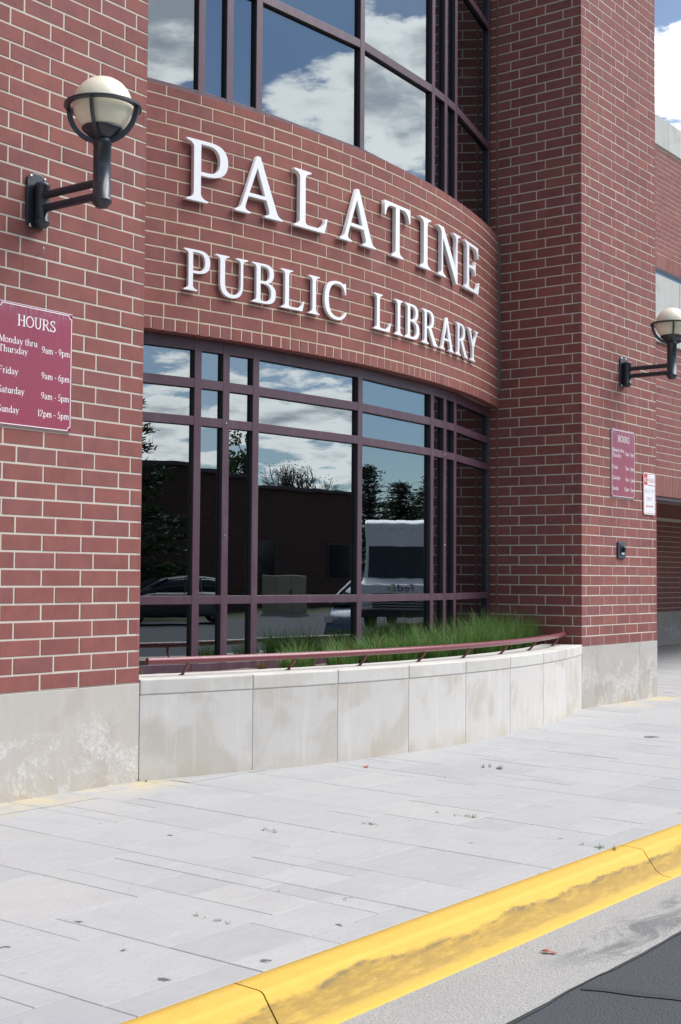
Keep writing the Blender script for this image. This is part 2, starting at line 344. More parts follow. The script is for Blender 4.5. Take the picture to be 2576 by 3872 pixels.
def kerb_mat():
    m = Mat('kerb_yellow_paint'); v = m.pos(); sp = m.nd('ShaderNodeSeparateXYZ'); m.L.new(v, sp.inputs[0]); x, y, z = sp.outputs
    wave = m.math('MULTIPLY_ADD', m.noise(m.scale(v, (1.1, .0, .0)), 1, 5, .58), .15, -.075)
    zz = m.math('SUBTRACT', z, wave)
    grime = m.math('MULTIPLY', m.mr(zz, -.100, -.116), m.mr(z, -.190, -.172))
    edge = m.math('MULTIPLY', m.mr(zz, -.098, -.110), m.mr(zz, -.130, -.114))
    rag = m.noise(m.scale(v, (8, 40, 40)), 1, 6, .7); fine = m.noise(v, 130, 4, .7)
    c = m.mix(m.noise(v, 6, 5, .6), (.56, .35, .052), (.66, .42, .066))
    c = m.mix(m.math('MULTIPLY', grime, m.mr(rag, .25, .6, .45, 1)), c, (.33, .205, .038))
    c = m.mix(m.math('MULTIPLY', m.math('MULTIPLY', edge, m.mr(rag, .42, .66)), .8), c, (.15, .115, .06))
    c = m.mix(m.math('MULTIPLY', m.mr(fine, .60, .74), m.math('MULTIPLY_ADD', grime, .35, .10)), c, (.18, .14, .08))
    chip = m.math('MULTIPLY', m.mr(m.noise(v, 26, 5, .7, .4), .63, .66), m.mr(m.noise(v, 3, 3, .6), .46, .60))
    c = m.mix(m.math('MULTIPLY', chip, .75), c, (.40, .36, .28))
    m.set('Base Color', c); m.set('Roughness', .74); m.bump(m.math('ADD', fine, m.math('MULTIPLY', rag, .6)), .7, .005); return m.m
M['asphalt'] = asphalt_mat(); M['gutter'] = gutter_mat(); M['kerb'] = kerb_mat()
M['tar'] = simple('crack_sealant', (.030, .031, .035), .75)
M['lawn'] = simple('lawn', (.075, .085, .035), 1, 0, .45, 3, .5)
g_ = MB(); g_.box(-400, 400, -400, 400, -1.2, ZR-.03); tag(g_.build('ground', M['lawn']), kind='structure')
rd = tag(MB().add([(-120, -32, ZR-.003), (120, -32, ZR-.003), (120, -3.86, ZR-.003), (-120, -3.86, ZR-.003)], [(0, 1, 2, 3)]).build('road', M['asphalt'], recalc=False), kind='structure')
# crack sealant strips across the asphalt
def strip(pts, w, z):
    mb = MB(); vs = []
    for i, p in enumerate(pts):
        d = Vector(pts[min(i+1, len(pts)-1)]) - Vector(pts[max(i-1, 0)]); n = Vector((-d.y, d.x)).normalized()*w*random.uniform(.6, 1.3)
        vs += [(p[0]+n.x, p[1]+n.y, z), (p[0]-n.x, p[1]-n.y, z)]
    return mb.add(vs, [(2*i, 2*i+1, 2*i+3, 2*i+2) for i in range(len(pts)-1)])
pts = [(-1.62+.03*i, -3.88-.10*i+.02*math.sin(i*1.3)) for i in range(8)] + [(-1.38+.10*i, -4.62-.10*i) for i in range(14)]
strip(pts, .030, ZR+.001).build('crack_sealant', M['tar'], rd)
strip([(-6+.12*i, -3.868+.006*math.sin(i*.9)+random.uniform(-.006, .006)) for i in range(120)], .006, ZR+.001).build('edge_sealant', M['tar'], rd)
gt = MB(); gt.add([(-60, -3.862, ZR), (60, -3.862, ZR), (60, -3.36, ZR+.006), (-60, -3.36, ZR+.006)], [(0, 1, 2, 3)]); tag(gt.build('gutter', M['gutter'], recalc=False), kind='structure')
# kerb: 3 m cast lengths with open joints
kerb = empty('kerb', (0, 0, 0), kind='structure')
zk = pz(YK)
kp = [(YK, zk-.006), (YK-.004, zk+.002), (YK-.05, zk), (YK-.108, zk-.003)]
for i in range(1, 7):
    a = i/6*R_(66); kp.append((YK-.108-.036*math.sin(a), zk-.003-.036*(1-math.cos(a))))
kp += [(YK-.175, ZR+.062), (YK-.197, ZR+.032), (YK-.228, ZR+.014), (YK-.268, ZR+.008), (YK-.30, ZR+.004)]
kp += [(YK-.30, ZR-.06), (YK, ZR-.06)]
def kerb_len(x0, x1):
    n = 12; mb = MB(); m_ = len(kp); vs = []
    for i in range(n+1):
        x = x0 + (x1-x0)*i/n
        for y, z in kp: vs.append((x, y, z))
    fs = [(i*m_+k, (i+1)*m_+k, (i+1)*m_+(k+1) % m_, i*m_+(k+1) % m_) for i in range(n) for k in range(m_)]
    mb.add(vs, fs, True); mb.add(vs[:m_], [tuple(range(m_))]); mb.add(vs[-m_:], [tuple(reversed(range(m_)))])
    return mb
for i in range(-4, 12):
    x0 = -2.70 + i*2.99
    o = kerb_len(x0+.004, x0+2.986).build('kerb_stone', M['kerb'], kerb)
MB().box(-15, 34, YK-.16, YK-.01, ZR-.05, ZR+.02).build('joint_filler', M['joint'], kerb)
# paving slabs on a 150 mm grid in a random ashlar pattern
pave = tag(MB().add([(-15, YK, pz(YK)-.012), (34, YK, pz(YK)-.012), (34, 0, -.012), (-15, 0, -.012), (34, 5, -.012), (-15, 5, -.012)], [(0, 1, 2, 3), (3, 2, 4, 5)]).build('pavement', M['joint'], recalc=False), kind='structure')
U = .1505
def slab_mesh(w, h):
    g = .0017; c = .0024; a, b = w*U/2-g, h*U/2-g
    vs = [(-a, -b, -.011), (a, -b, -.011), (a, b, -.011), (-a, b, -.011), (-a, -b, -c), (a, -b, -c), (a, b, -c), (-a, b, -c), (-a+c, -b+c, 0), (a-c, -b+c, 0), (a-c, b-c, 0), (-a+c, b-c, 0)]
    return vs, [(0, 1, 5, 4), (1, 2, 6, 5), (2, 3, 7, 6), (3, 0, 4, 7), (4, 5, 9, 8), (5, 6, 10, 9), (6, 7, 11, 10), (7, 4, 8, 11), (8, 9, 10, 11)]
slab_cache = {}
def in_build(x, y):
    if x < -.02: return y > .12
    if x < 6.19: return y > 9.0 - math.sqrt(9.25**2 - (x-3.085)**2) + .05
    if x < 8.0: return y > .12
    return y > (1.7 if x < 10.4 else 4.7)
def pave_fill():
    rng = random.Random(11); nx0, nx1 = -28, 120; y_lo = YK+.004; ny = 53
    occ = set(); out = []
    sizes = [((4, 4), 5), ((4, 3), 4), ((3, 4), 4), ((3, 3), 3), ((3, 2), 4), ((2, 3), 3), ((4, 2), 4), ((2, 2), 3), ((2, 1), 2), ((2, 4), 2)]
    for j in range(ny):
        for i in range(nx0, nx1):
            if (i, j) in occ: continue
            ch = sizes[:]; rng.shuffle(ch); ch.sort(key=lambda s: -rng.random()*s[1])
            for (w, h), _ in ch + [((1, 2), 1), ((2, 1), 1), ((1, 1), 1)]:
                if j == 0: h = {4: 1, 3: 2, 2: 1}.get(h, 1) if rng.random() < .9 else 1; w = max(w, 3)
                if i+w > nx1 or j+h > ny: continue
                if any((i+a, j+b) in occ for a in range(w) for b in range(h)): continue
                for a in range(w):
                    for b in range(h): occ.add((i+a, j+b))
                out.append((i*U+.02+w*U/2, y_lo+j*U+h*U/2, w, h)); break
    return out
slabs = [s for s in pave_fill() if not in_build(s[0], s[1]-s[3]*U*.3)]
def slab_vis(s):                                  # nearest to the viewer and in view first
    d = Vector((s[0]+6.206, s[1]+6.169)); f = Vector((.803, .595)); dep = d.dot(f); lat = abs(d.dot(Vector((.595, -.803))))
    return -(s[2]*s[3])/max(dep, 1)**3 if lat < dep*.27+.4 and dep > 3 else 1
slabs.sort(key=slab_vis)
rest = MB()
for n, (x, y, w, h) in enumerate(slabs):
    tilt = math.atan(PS) if y < 0 else 0; z = pz(y) + random.uniform(-.0008, .0008)
    if n < 285 and slab_vis((x, y, w, h)) < 0:
        if (w, h) not in slab_cache:
            vs, fs = slab_mesh(w, h); slab_cache[(w, h)] = MB().add(vs, fs).mesh('paving_slab')
        obj('paving_slab', slab_cache[(w, h)], M['paving'], pave, (x, y, z), (tilt + random.uniform(-.001, .001), random.uniform(-.001, .001), 0))
    else:
        vs, fs = slab_mesh(w, h); rest.add(vs, fs, M=Matrix.Translation((x, y, z)) @ Matrix.Rotation(tilt, 4, 'X'))
tag(rest.build('far_paving_slabs', M['paving'], pave, recalc=False), kind='stuff')

# ------------------------------------------------------------------ the library
IN = .0254; H = 4*IN; WX = 6.1695; CX = WX/2; CY = 9.51; RB = 9.10; RF = 9.00; DX = 72*IN
lib = empty('library_building', (3, 1, 0), label='red brick library with curved bay, mirrored windows and white raised lettering', cat='building')
def part(name, mb, mat, parent=None, recalc=True):
    """mesh given in world coordinates, parented to the building or one of its parts"""
    o = mb.build(name, mat, recalc=recalc); set_parent(o, parent or lib); return o
def world_loc(o):
    p = Vector(o.location); q = o.parent
    while q is not None: p += Vector(q.location); q = q.parent
    return p
def set_parent(o, p):
    o.parent = p; o.location = Vector(o.location) - world_loc(p)
JT = .0112                                       # mortar joint
brick_cache = {}
def brick_geo(w, h, d):
    a, b = w/2, h/2; c = .0022
    vs = [(-a, 0+c, -b), (a, c, -b), (a, c, b), (-a, c, b), (-a+c, 0, -b+c), (a-c, 0, -b+c), (a-c, 0, b-c), (-a+c, 0, b-c), (-a, d, -b), (a, d, -b), (a, d, b), (-a, d, b)]
    return vs, [(4, 5, 6, 7), (0, 1, 5, 4), (1, 2, 6, 5), (2, 3, 7, 6), (3, 0, 4, 7), (0, 8, 9, 1), (1, 9, 10, 2), (2, 10, 11, 3), (3, 11, 8, 0)]
rb = random.Random(5)
class Wall:
    """bricks of one wall: frame origin o, horizontal direction u (unit), outward normal n"""
    def __init__(s, parent, single, mat=None, dp=.03): s.parent = parent; s.single = single; s.mat = mat or M['brick']; s.stuff = MB(); s.dp = dp; s.n = 0
    def put(s, p, n, w, h, vis, name='brick', d=None):
        d = d or s.dp
        jit = rb.uniform(-.0012, .0012); rz = math.atan2(n.x, -n.y) + rb.uniform(-.003, .003)   # local -Y faces n
        loc = p + n*jit; rx = rb.uniform(-.004, .004)
        if vis and s.n < s.single:
            s.n += 1; key = (round(w, 4), round(h, 4), round(d, 3), s.mat.name)
            if key not in brick_cache:
                vs, fs = brick_geo(w, h, d); brick_cache[key] = MB().add(vs, fs).mesh('brick')
            o = obj(name, brick_cache[key], s.mat, None, loc, (rx, 0, rz)); set_parent(o, s.parent)
        else:
            vs, fs = brick_geo(w, h, d); s.stuff.add(vs, fs, M=Matrix.Translation(loc) @ Euler((rx, 0, rz)).to_matrix().to_4x4())
    def done(s, name):
        if s.stuff.v: tag(part(name, s.stuff, s.mat, s.parent, recalc=False), kind='stuff')
def courses(joints_fn, length, k): return joints_fn(k, length)
def joints(first, length, step=12.0):
    out = [0.0]; x = first
    while x < length - .5: out.append(x); x += step
    out.append(length); return out
def flat_wall(wall, o, u, n, L_in, k0, k1, first, visfn, proud=.004):
    for k in range(k0, k1):
        js = joints(first(k), L_in)
        z = ZB + k*H + H/2 - JT*.5 + .004
        for a, b in zip(js[:-1], js[1:]):
            ja = 0 if a == 0 else JT/2; jb = 0 if b == L_in else JT/2
            w = (b-a)*IN - ja - jb
            if w < .01: continue
            c = (a*IN + ja + w/2)
            p = o + u*c + n*proud; p.z = z
            wall.put(p, n, w, H-JT, visfn(k, c))
NZ = Vector((0, 0, 0))
KT = 76                                           # courses up to the parapet
# left pier
pl = part('brick_pier', MB().box(-6, -.0025, .0025, 1.3, ZB, ZB+KT*H), M['mortar']); pl['label'] = 'left brick pier with lamp and opening hours sign'
wl = Wall(pl, 300)
flat_wall(wl, Vector((0, 0, 0)), Vector((-1, 0, 0)), Vector((0, -1, 0)), 232, 0, KT, lambda k: 8 if k % 2 == 0 else 4, lambda k, c: c < 1.35 and k < 45, 0)
flat_wall(wl, Vector((0, 0, 0)), Vector((0, 1, 0)), Vector((1, 0, 0)), 50, 0, KT, lambda k: 4 if k % 2 == 0 else 8, lambda k, c: False, 0)
wl.done('brickwork')
# right pier: street face, side face, and hidden face
XR = WX + DX
pr_ = part('brick_pier', MB().box(WX+.0035, XR-.0025, .0025, 1.25, ZB, ZB+KT*H), M['mortar']); pr_['label'] = 'right brick pier with lamp, hours sign and no parking sign'
wr = Wall(pr_, 300)
flat_wall(wr, Vector((WX, 0, 0)), Vector((1, 0, 0)), Vector((0, -1, 0)), 72, 0, KT, lambda k: 8 if k % 2 == 0 else 4, lambda k, c: k < 46, 0)
flat_wall(wr, Vector((XR, 0, 0)), Vector((0, 1, 0)), Vector((1, 0, 0)), 50, 0, KT, lambda k: 4 if k % 2 == 0 else 8, lambda k, c: False, 0)
wr.done('brickwork')
ps_ = part('pier_side_wall', MB().box(WX+.0025, WX+.06, .05, 1.24, ZB+.001, ZB+KT*H-.001), M['mortar'])
wsd = Wall(ps_, 290)
flat_wall(wsd, Vector((WX, 0, 0)), Vector((0, 1, 0)), Vector((-1, 0, 0)), 37.9, 0, KT, lambda k: 4 if k % 2 == 0 else 8, lambda k, c: k < 66, 0)
flat_wall(wsd, Vector((WX, 38.9*IN, 0)), Vector((0, 1, 0)), Vector((-1, 0, 0)), 6, 0, KT, lambda k: 9, lambda k, c: False, 0)
wsd.done('brickwork')
part('caulk_joint', MB().box(WX-.001, WX+.02, 37.95*IN, 38.85*IN, ZB, ZB+KT*H), M['caulk'], ps_)
# plinths
def stone(name, x0, x1, y0, y1, z0, z1, mat, parent=None, bw=.004):
    o = part(name, MB().box(x0, x1, y0, y1, z0, z1), mat, parent); bevel(o, bw, 2); return o
stone('plinth_stone', -3.4, .002, -.003, 1.3, -.02, ZB-.003, M['plinth']); stone('plinth_stone', -6, -3.404, -.003, 1.3, -.02, ZB-.003, M['plinth'])
stone('plinth_stone', WX-.002, WX+54*IN-.002, -.003, 1.25, -.02, ZB-.003, M['plinth_grey']); stone('plinth_stone', WX+54*IN+.002, XR+.002, -.003, 1.25, -.02, ZB-.003, M['plinth_grey'])
# curved brick band
k_lo, z_top = 24, ZB + 4.236
half = math.asin(CX/RB)
cb = part('curved_brick_wall', MB().arcbox(CX, CY, 8.6, RB-.0028, -half-.002, half+.002, ZB+k_lo*H+.012, z_top, 48), M['mortar_tan']); cb['label'] = 'curved brick wall carrying the white lettering'
wc = Wall(cb, 300, dp=.04)
for k in range(k_lo+1, 42):
    h = H - JT; z = ZB + k*H + H/2 - JT/2 + .004
    if k == 41: h = z_top + .002 - (ZB + k*H + .004); z = ZB + k*H + .004 + h/2
    ph = 8.5 if k % 2 else .7
    edges = [-half*RB]; i = math.ceil((-half*RB/IN - ph)/12)
    while (i*12+ph)*IN < half*RB - .02:
        s_ = (i*12+ph)*IN
        if s_ > -half*RB + .02: edges.append(s_)
        i += 1
    edges.append(half*RB)
    for a, b in zip(edges[:-1], edges[1:]):
        w = b - a - JT; c = (a+b)/2; t = c/RB; n = Vector((math.sin(t), -math.cos(t), 0))
        p = Vector((CX, CY, 0)) + n*(RB + .0004 - (w*w/8/RB)); p.z = z
        wc.put(p, n, w, h, c > -2.55)
wc.done('brickwork')
wh = Wall(cb, 90, dp=.092)
i = math.ceil((-half*RB/IN - .4)/4)
e = [-half*RB] + [(j*4+.4)*IN for j in range(i, 80) if -half*RB+.02 < (j*4+.4)*IN < half*RB-.02] + [half*RB]
for a, b in zip(e[:-1], e[1:]):
    c = (a+b)/2; t = c/RB; n = Vector((math.sin(t), -math.cos(t), 0)); p = Vector((CX, CY, 0)) + n*(RB+.0005); p.z = ZB + k_lo*H + H/2 - JT/2 + .004
    wh.put(p, n, b-a-JT, H-JT, True, 'header_brick')
wh.done('brickwork')
# windows: flat panes between mullions set round the arc
MS = [-3.1485, -1.826, -1.559, -1.262, 0, 1.262, 1.559, 1.826, 3.1485]
def at(s, r, z): a = s/RF; return Vector((CX + r*math.sin(a), CY - r*math.cos(a), z))
def seg_box(sa, sb, ri, ro, z0, z1):
    """straight bar between two mullion lines (flat facet of the bay)"""
    mb = MB(); vs = []
    for s in (sa, sb):
        for r in (ro, ri):
            for z in (z0, z1): vs.append(tuple(at(s, r, z)))
    return mb.add(vs, [(0, 4, 5, 1), (2, 3, 7, 6), (1, 5, 7, 3), (0, 2, 6, 4), (0, 1, 3, 2), (4, 6, 7, 5)])
def window(label, rails, sill_z, head_z):
    w = empty('window'); set_parent(w, lib); w['label'] = label
    hw = .032
    for s in MS:
        a = s if abs(s) < 3 else s - math.copysign(.045, s)
        k_ = hw if abs(s) < 3 else .05
        o = part('mullion', seg_box(a-k_, a+k_, RF-.011, RF, sill_z, head_z), M['frame'], w); bevel(o, .002, 1)
        part('glazing_bar', seg_box(a-k_+.003, a+k_-.003, RF-.12, RF-.0115, sill_z, head_z), M['gasket'], w)
    for i in range(8):
        sa, sb = MS[i], MS[i+1]
        sa_, sb_ = sa + (.03 if i else .09), sb - (.03 if i < 7 else .09)
        for z0, z1 in rails:
            o = part('window_rail', seg_box(sa_, sb_, RF-.012, RF-.002, z0, z1), M['frame'], w); bevel(o, .002, 1)
            part('glazing_bar', seg_box(sa_-.004, sb_+.004, RF-.11, RF-.0125, z0+.003, z1-.003), M['gasket'], w)
        for (a0, a1), (b0, b1) in zip(rails[:-1], rails[1:]):
            jz = random.uniform(-.0012, .0012)
            part('pane', seg_box(sa_-.005, sb_+.005, RF-.050, RF-.036, a1-.006, b0+.006), M['glass'], w)
    return w
Z = ZB
for s_ in (-1.559, 1.559):
    for z_ in (1.83, .98):
        p_ = at(s_, RF+.0005, Z+z_); q_ = at(s_, RF+.006, Z+z_); part('bolt', MB().cyl(p_, q_, .009, .006, 10), M['screw'])
window('lower curved window with four rows of mirrored panes', [(Z-.06, Z+.03), (Z+.467, Z+.530), (Z+1.793, Z+1.860), (Z+2.073, Z+2.143), (Z+2.354, Z+2.452)], Z-.06, Z+2.452)
window('upper curved window above the lettering', [(Z+4.236, Z+4.314), (Z+5.176, Z+5.248), (Z+6.46, Z+6.53), (Z+7.5, Z+7.58)], Z+4.236, Z+7.58)
part('window_head', MB().arcbox(CX, CY, 8.6, RB, -half, half, Z+7.581, Z+KT*H, 32), M['brick'])
# rooms behind the glass
BX = 10.3
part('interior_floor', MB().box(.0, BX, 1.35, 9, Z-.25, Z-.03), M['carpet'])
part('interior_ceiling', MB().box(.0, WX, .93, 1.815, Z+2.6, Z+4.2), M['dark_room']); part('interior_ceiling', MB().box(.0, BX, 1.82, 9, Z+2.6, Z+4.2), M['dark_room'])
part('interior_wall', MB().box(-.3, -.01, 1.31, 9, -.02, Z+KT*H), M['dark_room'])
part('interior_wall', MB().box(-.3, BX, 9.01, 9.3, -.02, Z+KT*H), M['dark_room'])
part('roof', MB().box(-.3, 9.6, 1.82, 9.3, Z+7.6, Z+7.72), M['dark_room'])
ip = part('interior_pier', MB().box(9.06, 9.9, 4.604, 5.2, Z, Z+2.6), M['mortar'])
wi = Wall(ip, 0); flat_wall(wi, Vector((9.05, 4.6, 0)), Vector((1, 0, 0)), Vector((0, -1, 0)), 34, 0, 25, lambda k: 8 if k % 2 else 4, lambda k, c: False, 0)
flat_wall(wi, Vector((9.05, 4.6, 0)), Vector((0, 1, 0)), Vector((-1, 0, 0)), 23, 0, 25, lambda k: 4 if k % 2 else 8, lambda k, c: False, 0); wi.done('brickwork')
stone('plinth_stone', 9.04, 9.92, 4.59, 5.21, Z-.03-.58+.55, Z-.003, M['plinth'], ip)
# wing on the right: link wall, covered entrance, wall behind it
def brick_field(parent, x0, L_in, y, k0, k1, ph=8):
    w = Wall(parent, 0, M['brick_far'])
    flat_wall(w, Vector((x0, y, 0)), Vector((1, 0, 0)), Vector((0, -1, 0)), L_in, k0, k1, lambda k: ph if k % 2 == 0 else 4, lambda k, c: False, 0); w.done('brickwork')
def soldier_row(parent, x0, x1, y, z0, z1, n_in=4):
    mb = MB(); x = x0
    while x < x1 - .05:
        vs, fs = brick_geo(n_in*IN-JT, z1-z0-JT, .09); mb.add(vs, fs, M=Matrix.Translation((x+n_in*IN/2, y+rb.uniform(-.001, .001), (z0+z1)/2-JT/2+.004))); x += n_in*IN
    tag(part('soldier_bricks', mb, M['brick_far'], parent, recalc=False), kind='stuff')
XE = 26.0
lk = part('link_wall', MB().box(XR+.01, BX, 1.474, 1.8, -.02, Z+KT*H), M['mortar']); brick_field(lk, XR+.01, 90, 1.47, 0, KT)
part('link_plinth', MB().box(XR+.02, BX, 1.46, 1.79, -.03, Z-.003), M['plinth_grey'], lk)
part('porch_side_wall', MB().box(BX+.001, BX+.3, 1.82, 9.3, -.02, Z+KT*H), M['brick_far'])
pf = part('porch_front_wall', MB().box(BX+.002, XE, 1.474, 1.80, Z+1.822, Z+3.944), M['mortar'])
kp0 = 20.85
w_ = Wall(pf, 0, M['brick_far'])
for r in range(18):
    js = joints(8 if r % 2 else 4, (XE-BX)/IN)
    for a, b in zip(js[:-1], js[1:]):
        w_.put(Vector((BX+(a+b)/2*IN, 1.47, Z+2.118+r*H+H/2-JT/2+.003)), Vector((0, -1, 0)), (b-a)*IN-JT, H-JT, False)
w_.done('brickwork')
soldier_row(pf, BX+.01, XE, 1.47, Z+1.815, Z+2.115)
for i in range(11):
    x0 = BX + .35 + i*1.5
    stone('coping_panel', x0+.003, x0+1.497, 1.44, 1.86, Z+3.945, Z+4.88, M['coping'], pf, .006)
part('porch_roof', MB().box(BX+.31, XE, 1.87, 4.79, Z+4.2, Z+4.6), M['coping'], pf)
part('porch_ceiling', MB().box(BX+.31, XE, 1.81, 4.79, Z+2.20, Z+2.30), M['dark_room'], pf)
part('porch_lintel', MB().box(BX+.31, XE, 1.50, 1.79, Z+1.77, Z+1.814), M['frame'], pf)
pp = part('porch_pier', MB().box(23.0, 24.2, 1.478, 2.4, ZB, Z+1.77), M['brick_far']); stone('plinth_stone', 22.99, 24.21, 1.468, 2.41, -.02, ZB-.003, M['plinth_grey'], pp)
fwl = part('wing_wall', MB().box(BX+.31, 34, 4.804, 5.1, -.02, Z+9.33), M['mortar']); 
brick_field(fwl, BX+.32, 590, 4.8, 0, 18); soldier_row(fwl, BX+.32, 26, 4.8, Z+1.88, Z+2.18)
w_ = Wall(fwl, 0, M['brick_far'])
for r in range(21):
    js = joints(8 if r % 2 else 4, 590)
    for a, b in zip(js[:-1], js[1:]):
        w_.put(Vector((BX+.32+(a+b)/2*IN, 4.8, Z+7.165+r*H+H/2-JT/2+.003)), Vector((0, -1, 0)), (b-a)*IN-JT, H-JT, False)
w_.done('brickwork'); soldier_row(fwl, BX+.32, 26, 4.8, Z+6.858, Z+7.162)
part('wing_plinth', MB().box(BX+.315, 30, 4.79, 5.0, -.02, Z+.03), M['plinth_grey'], fwl)
wb = empty('wing_window'); set_parent(wb, fwl)
part('window_frame', MB().box(BX+.4, 30, 4.785, 4.84, Z+6.78, Z+6.857), M['black'], wb); part('pane', MB().box(BX+.4, 30, 4.795, 4.802, Z+5.0, Z+6.779), M['glass'], wb)
for i in range(13):
    x0 = BX + .32 + i*1.5; stone('parapet_panel', x0+.003, x0+1.497, 4.76, 5.1, Z+9.331, Z+9.92, M['coping'], fwl, .006)

# ------------------------------------------------------------------ planter, handrail, grass
PC, PR = 8.72, 9.25
pa = math.asin((WX/2)/PR)
planter = empty('planter', (CX, -.1, 0), label='curved pale limestone planter wall below the big lower window', cat='planter')
pj = [-pa*PR+.004, -2.29, -1.53, -.765, 0, .765, 1.53, 2.29, pa*PR-.004]
def arc_stone(name, s0, s1, ri, ro, z0, z1, mat, bw=.004):
    mb = MB().arcbox(CX, PC, ri, ro, (s0+.0025)/PR, (s1-.0025)/PR, z0, z1, 10)
    o = mb.build(name, mat); set_parent(o, planter); bevel(o, bw, 2); return o
for a, b in zip(pj[:-1], pj[1:]):
    arc_stone('wall_stone', a, b, PR-.20, PR, -.03, Z-.0800, M['planter']); arc_stone('cap_stone', a, b, PR-.40, PR+.004, Z-.0775, Z+.02, M['cap'], .008)
o = MB().arcbox(CX, PC, PR-.19, PR-.0025, -pa+.002, pa-.002, -.02, Z-.01, 24).build('mortar_core', M['joint']); set_parent(o, planter)
so = MB()
n_ = 40
vs = []
for i in range(n_+1):
    x = .01 + (WX-.02)*i/n_; y0 = PC - math.sqrt((PR-.395)**2-(x-CX)**2); y1 = CY - math.sqrt((RF-.05)**2-(x-CX)**2)
    for j in range(9): vs.append((x, y0+(y1-y0)*j/8, Z-.045+.02*random.random()+.02*math.sin(j/8*math.pi)))
so.add(vs, [(i*9+j, (i+1)*9+j, (i+1)*9+j+1, i*9+j+1) for i in range(n_) for j in range(8)], True)
o = so.build('soil', M['soil']); set_parent(o, planter)
RR = 9.08
hr = empty('handrail', (CX, -.1, Z+.02), label='low dark red tubular handrail curving along the planter cap', cat='handrail')
pts = []
for i in range(61):
    a = (-2.95 + 6.0*i/60)/RR; pts.append((CX+RR*math.sin(a), PC-RR*math.cos(a), Z+.122))
o = MB().tube(pts, .0235, 16).build('rail', M['rail']); set_parent(o, hr)
for s in (-2.66, -1.77, -1.05, -.335, .335, 1.05, 1.77, 2.66):
    a = s/RR; rad = Vector((math.sin(a), -math.cos(a), 0)); tan = Vector((math.cos(a), math.sin(a), 0)); b0 = Vector((CX, PC, 0)) + rad*RR
    ps = []
    for t in range(7):
        q = t/6; ps.append(b0 + tan*(.018*q*q) + rad*(-.06*(1-q)**2) + Vector((0, 0, Z+.0205+.088*q)))
    o = MB().tube(ps, .0095, 8).build('post', M['rail']); set_parent(o, hr)
    fl = ps[0]; o = MB().cyl((fl.x, fl.y, Z+.0202), (fl.x, fl.y, Z+.0245), .02, n=12).build('base_flange', M['rail']); set_parent(o, hr)
def grass_mat(name, c0, c1, dry):
    m = Mat(name); r = m.nd('ShaderNodeNewGeometry').outputs['Random Per Island']; sp = m.nd('ShaderNodeSeparateXYZ'); m.L.new(m.pos(), sp.inputs[0])
    c = m.mix(r, c0, c1); c = m.mix(m.mr(r, .86, .92), c, dry)
    m.set('Base Color', c); m.set('Roughness', .5); m.set('Specular IOR Level', .35)
    t = m.nd('ShaderNodeBsdfTranslucent'); m.L.new(c, t.inputs[0]); mx = m.nd('ShaderNodeMixShader'); mx.inputs[0].default_value = .35
    m.L.new(m.b.outputs[0], mx.inputs[1]); m.L.new(t.outputs[0], mx.inputs[2]); m.L.new(mx.outputs[0], m.N['Material Output'].inputs['Surface']); return m.m
M['grass'] = grass_mat('grass_blade', (.034, .098, .018), (.14, .28, .052), (.26, .25, .10)); M['weed'] = grass_mat('weed_blade', (.05, .10, .03), (.13, .19, .07), (.30, .26, .13)); M['dry'] = grass_mat('dry_grass', (.16, .09, .05), (.24, .14, .08), (.3, .2, .1))
def blade(mb, base, ang, length, lean, w, rng):
    n = 6; d = Vector((math.cos(ang), math.sin(ang), 0)); side = Vector((-d.y, d.x, 0)); vs = []
    p = Vector(base); th = rng.uniform(0, .25)
    for i in range(n+1):
        q = i/n; ww = w*(1-q**1.6)*.5 + .0002
        vs += [p - side*ww, p + side*ww]
        th2 = th + lean*q**1.4; p = p + (d*math.sin(th2) + Vector((0, 0, 1))*math.cos(th2))*(length/n)
    mb.add(vs, [(2*i, 2*i+1, 2*i+3, 2*i+2) for i in range(n)], True)
def tuft(mb, x, y, z, nb, h, spread, rng, w=.0042, lean=1.5):
    for _ in range(nb):
        a = rng.uniform(0, 6.283); r = spread*math.sqrt(rng.random())
        blade(mb, (x+r*math.cos(a), y+r*math.sin(a), z), a + rng.gauss(0, .7), h*rng.uniform(.55, 1.12), rng.uniform(.25, lean), w*rng.uniform(.6, 1.2), rng)
rg = random.Random(3); gm = MB()
for i in range(11):
    s = -1.30 + 4.25*i/10; hgt = .25 + .15*min(1, i/6)
    for row in (0, 1):
        rr = PR - .55 - .22*row; a = (s + rg.uniform(-.12, .12) + .2*row)/rr
        if rr*math.sin(a) > 2.95: continue
        x, y = CX+rr*math.sin(a), PC-rr*math.cos(a)
        tuft(gm, x, y, Z-.03, rg.randint(260, 430), hgt*rg.uniform(.72, 1.08), .115, rg, w=.0046, lean=1.9)
tag(gm.build('ornamental_grass', M['grass'], recalc=False), 'thick green ornamental grass filling the planter behind the handrail', 'grass', kind='stuff')
gm = MB(); tuft(gm, .32, .42, Z-.03, 90, .11, .12, rg, .004); tuft(gm, .14, .50, Z-.03, 60, .10, .08, rg, .004)
tag(gm.build('grass_tuft', M['grass'], recalc=False), 'short sparse grass tuft at the left end of the planter', 'grass')
gm = MB(); tuft(gm, 1.45, .20, Z-.03, 160, .10, .03, rg, .004, .6)
tag(gm.build('dry_grass_tuft', M['dry'], recalc=False), 'small dried brown grass stump in the planter behind the handrail', 'grass')
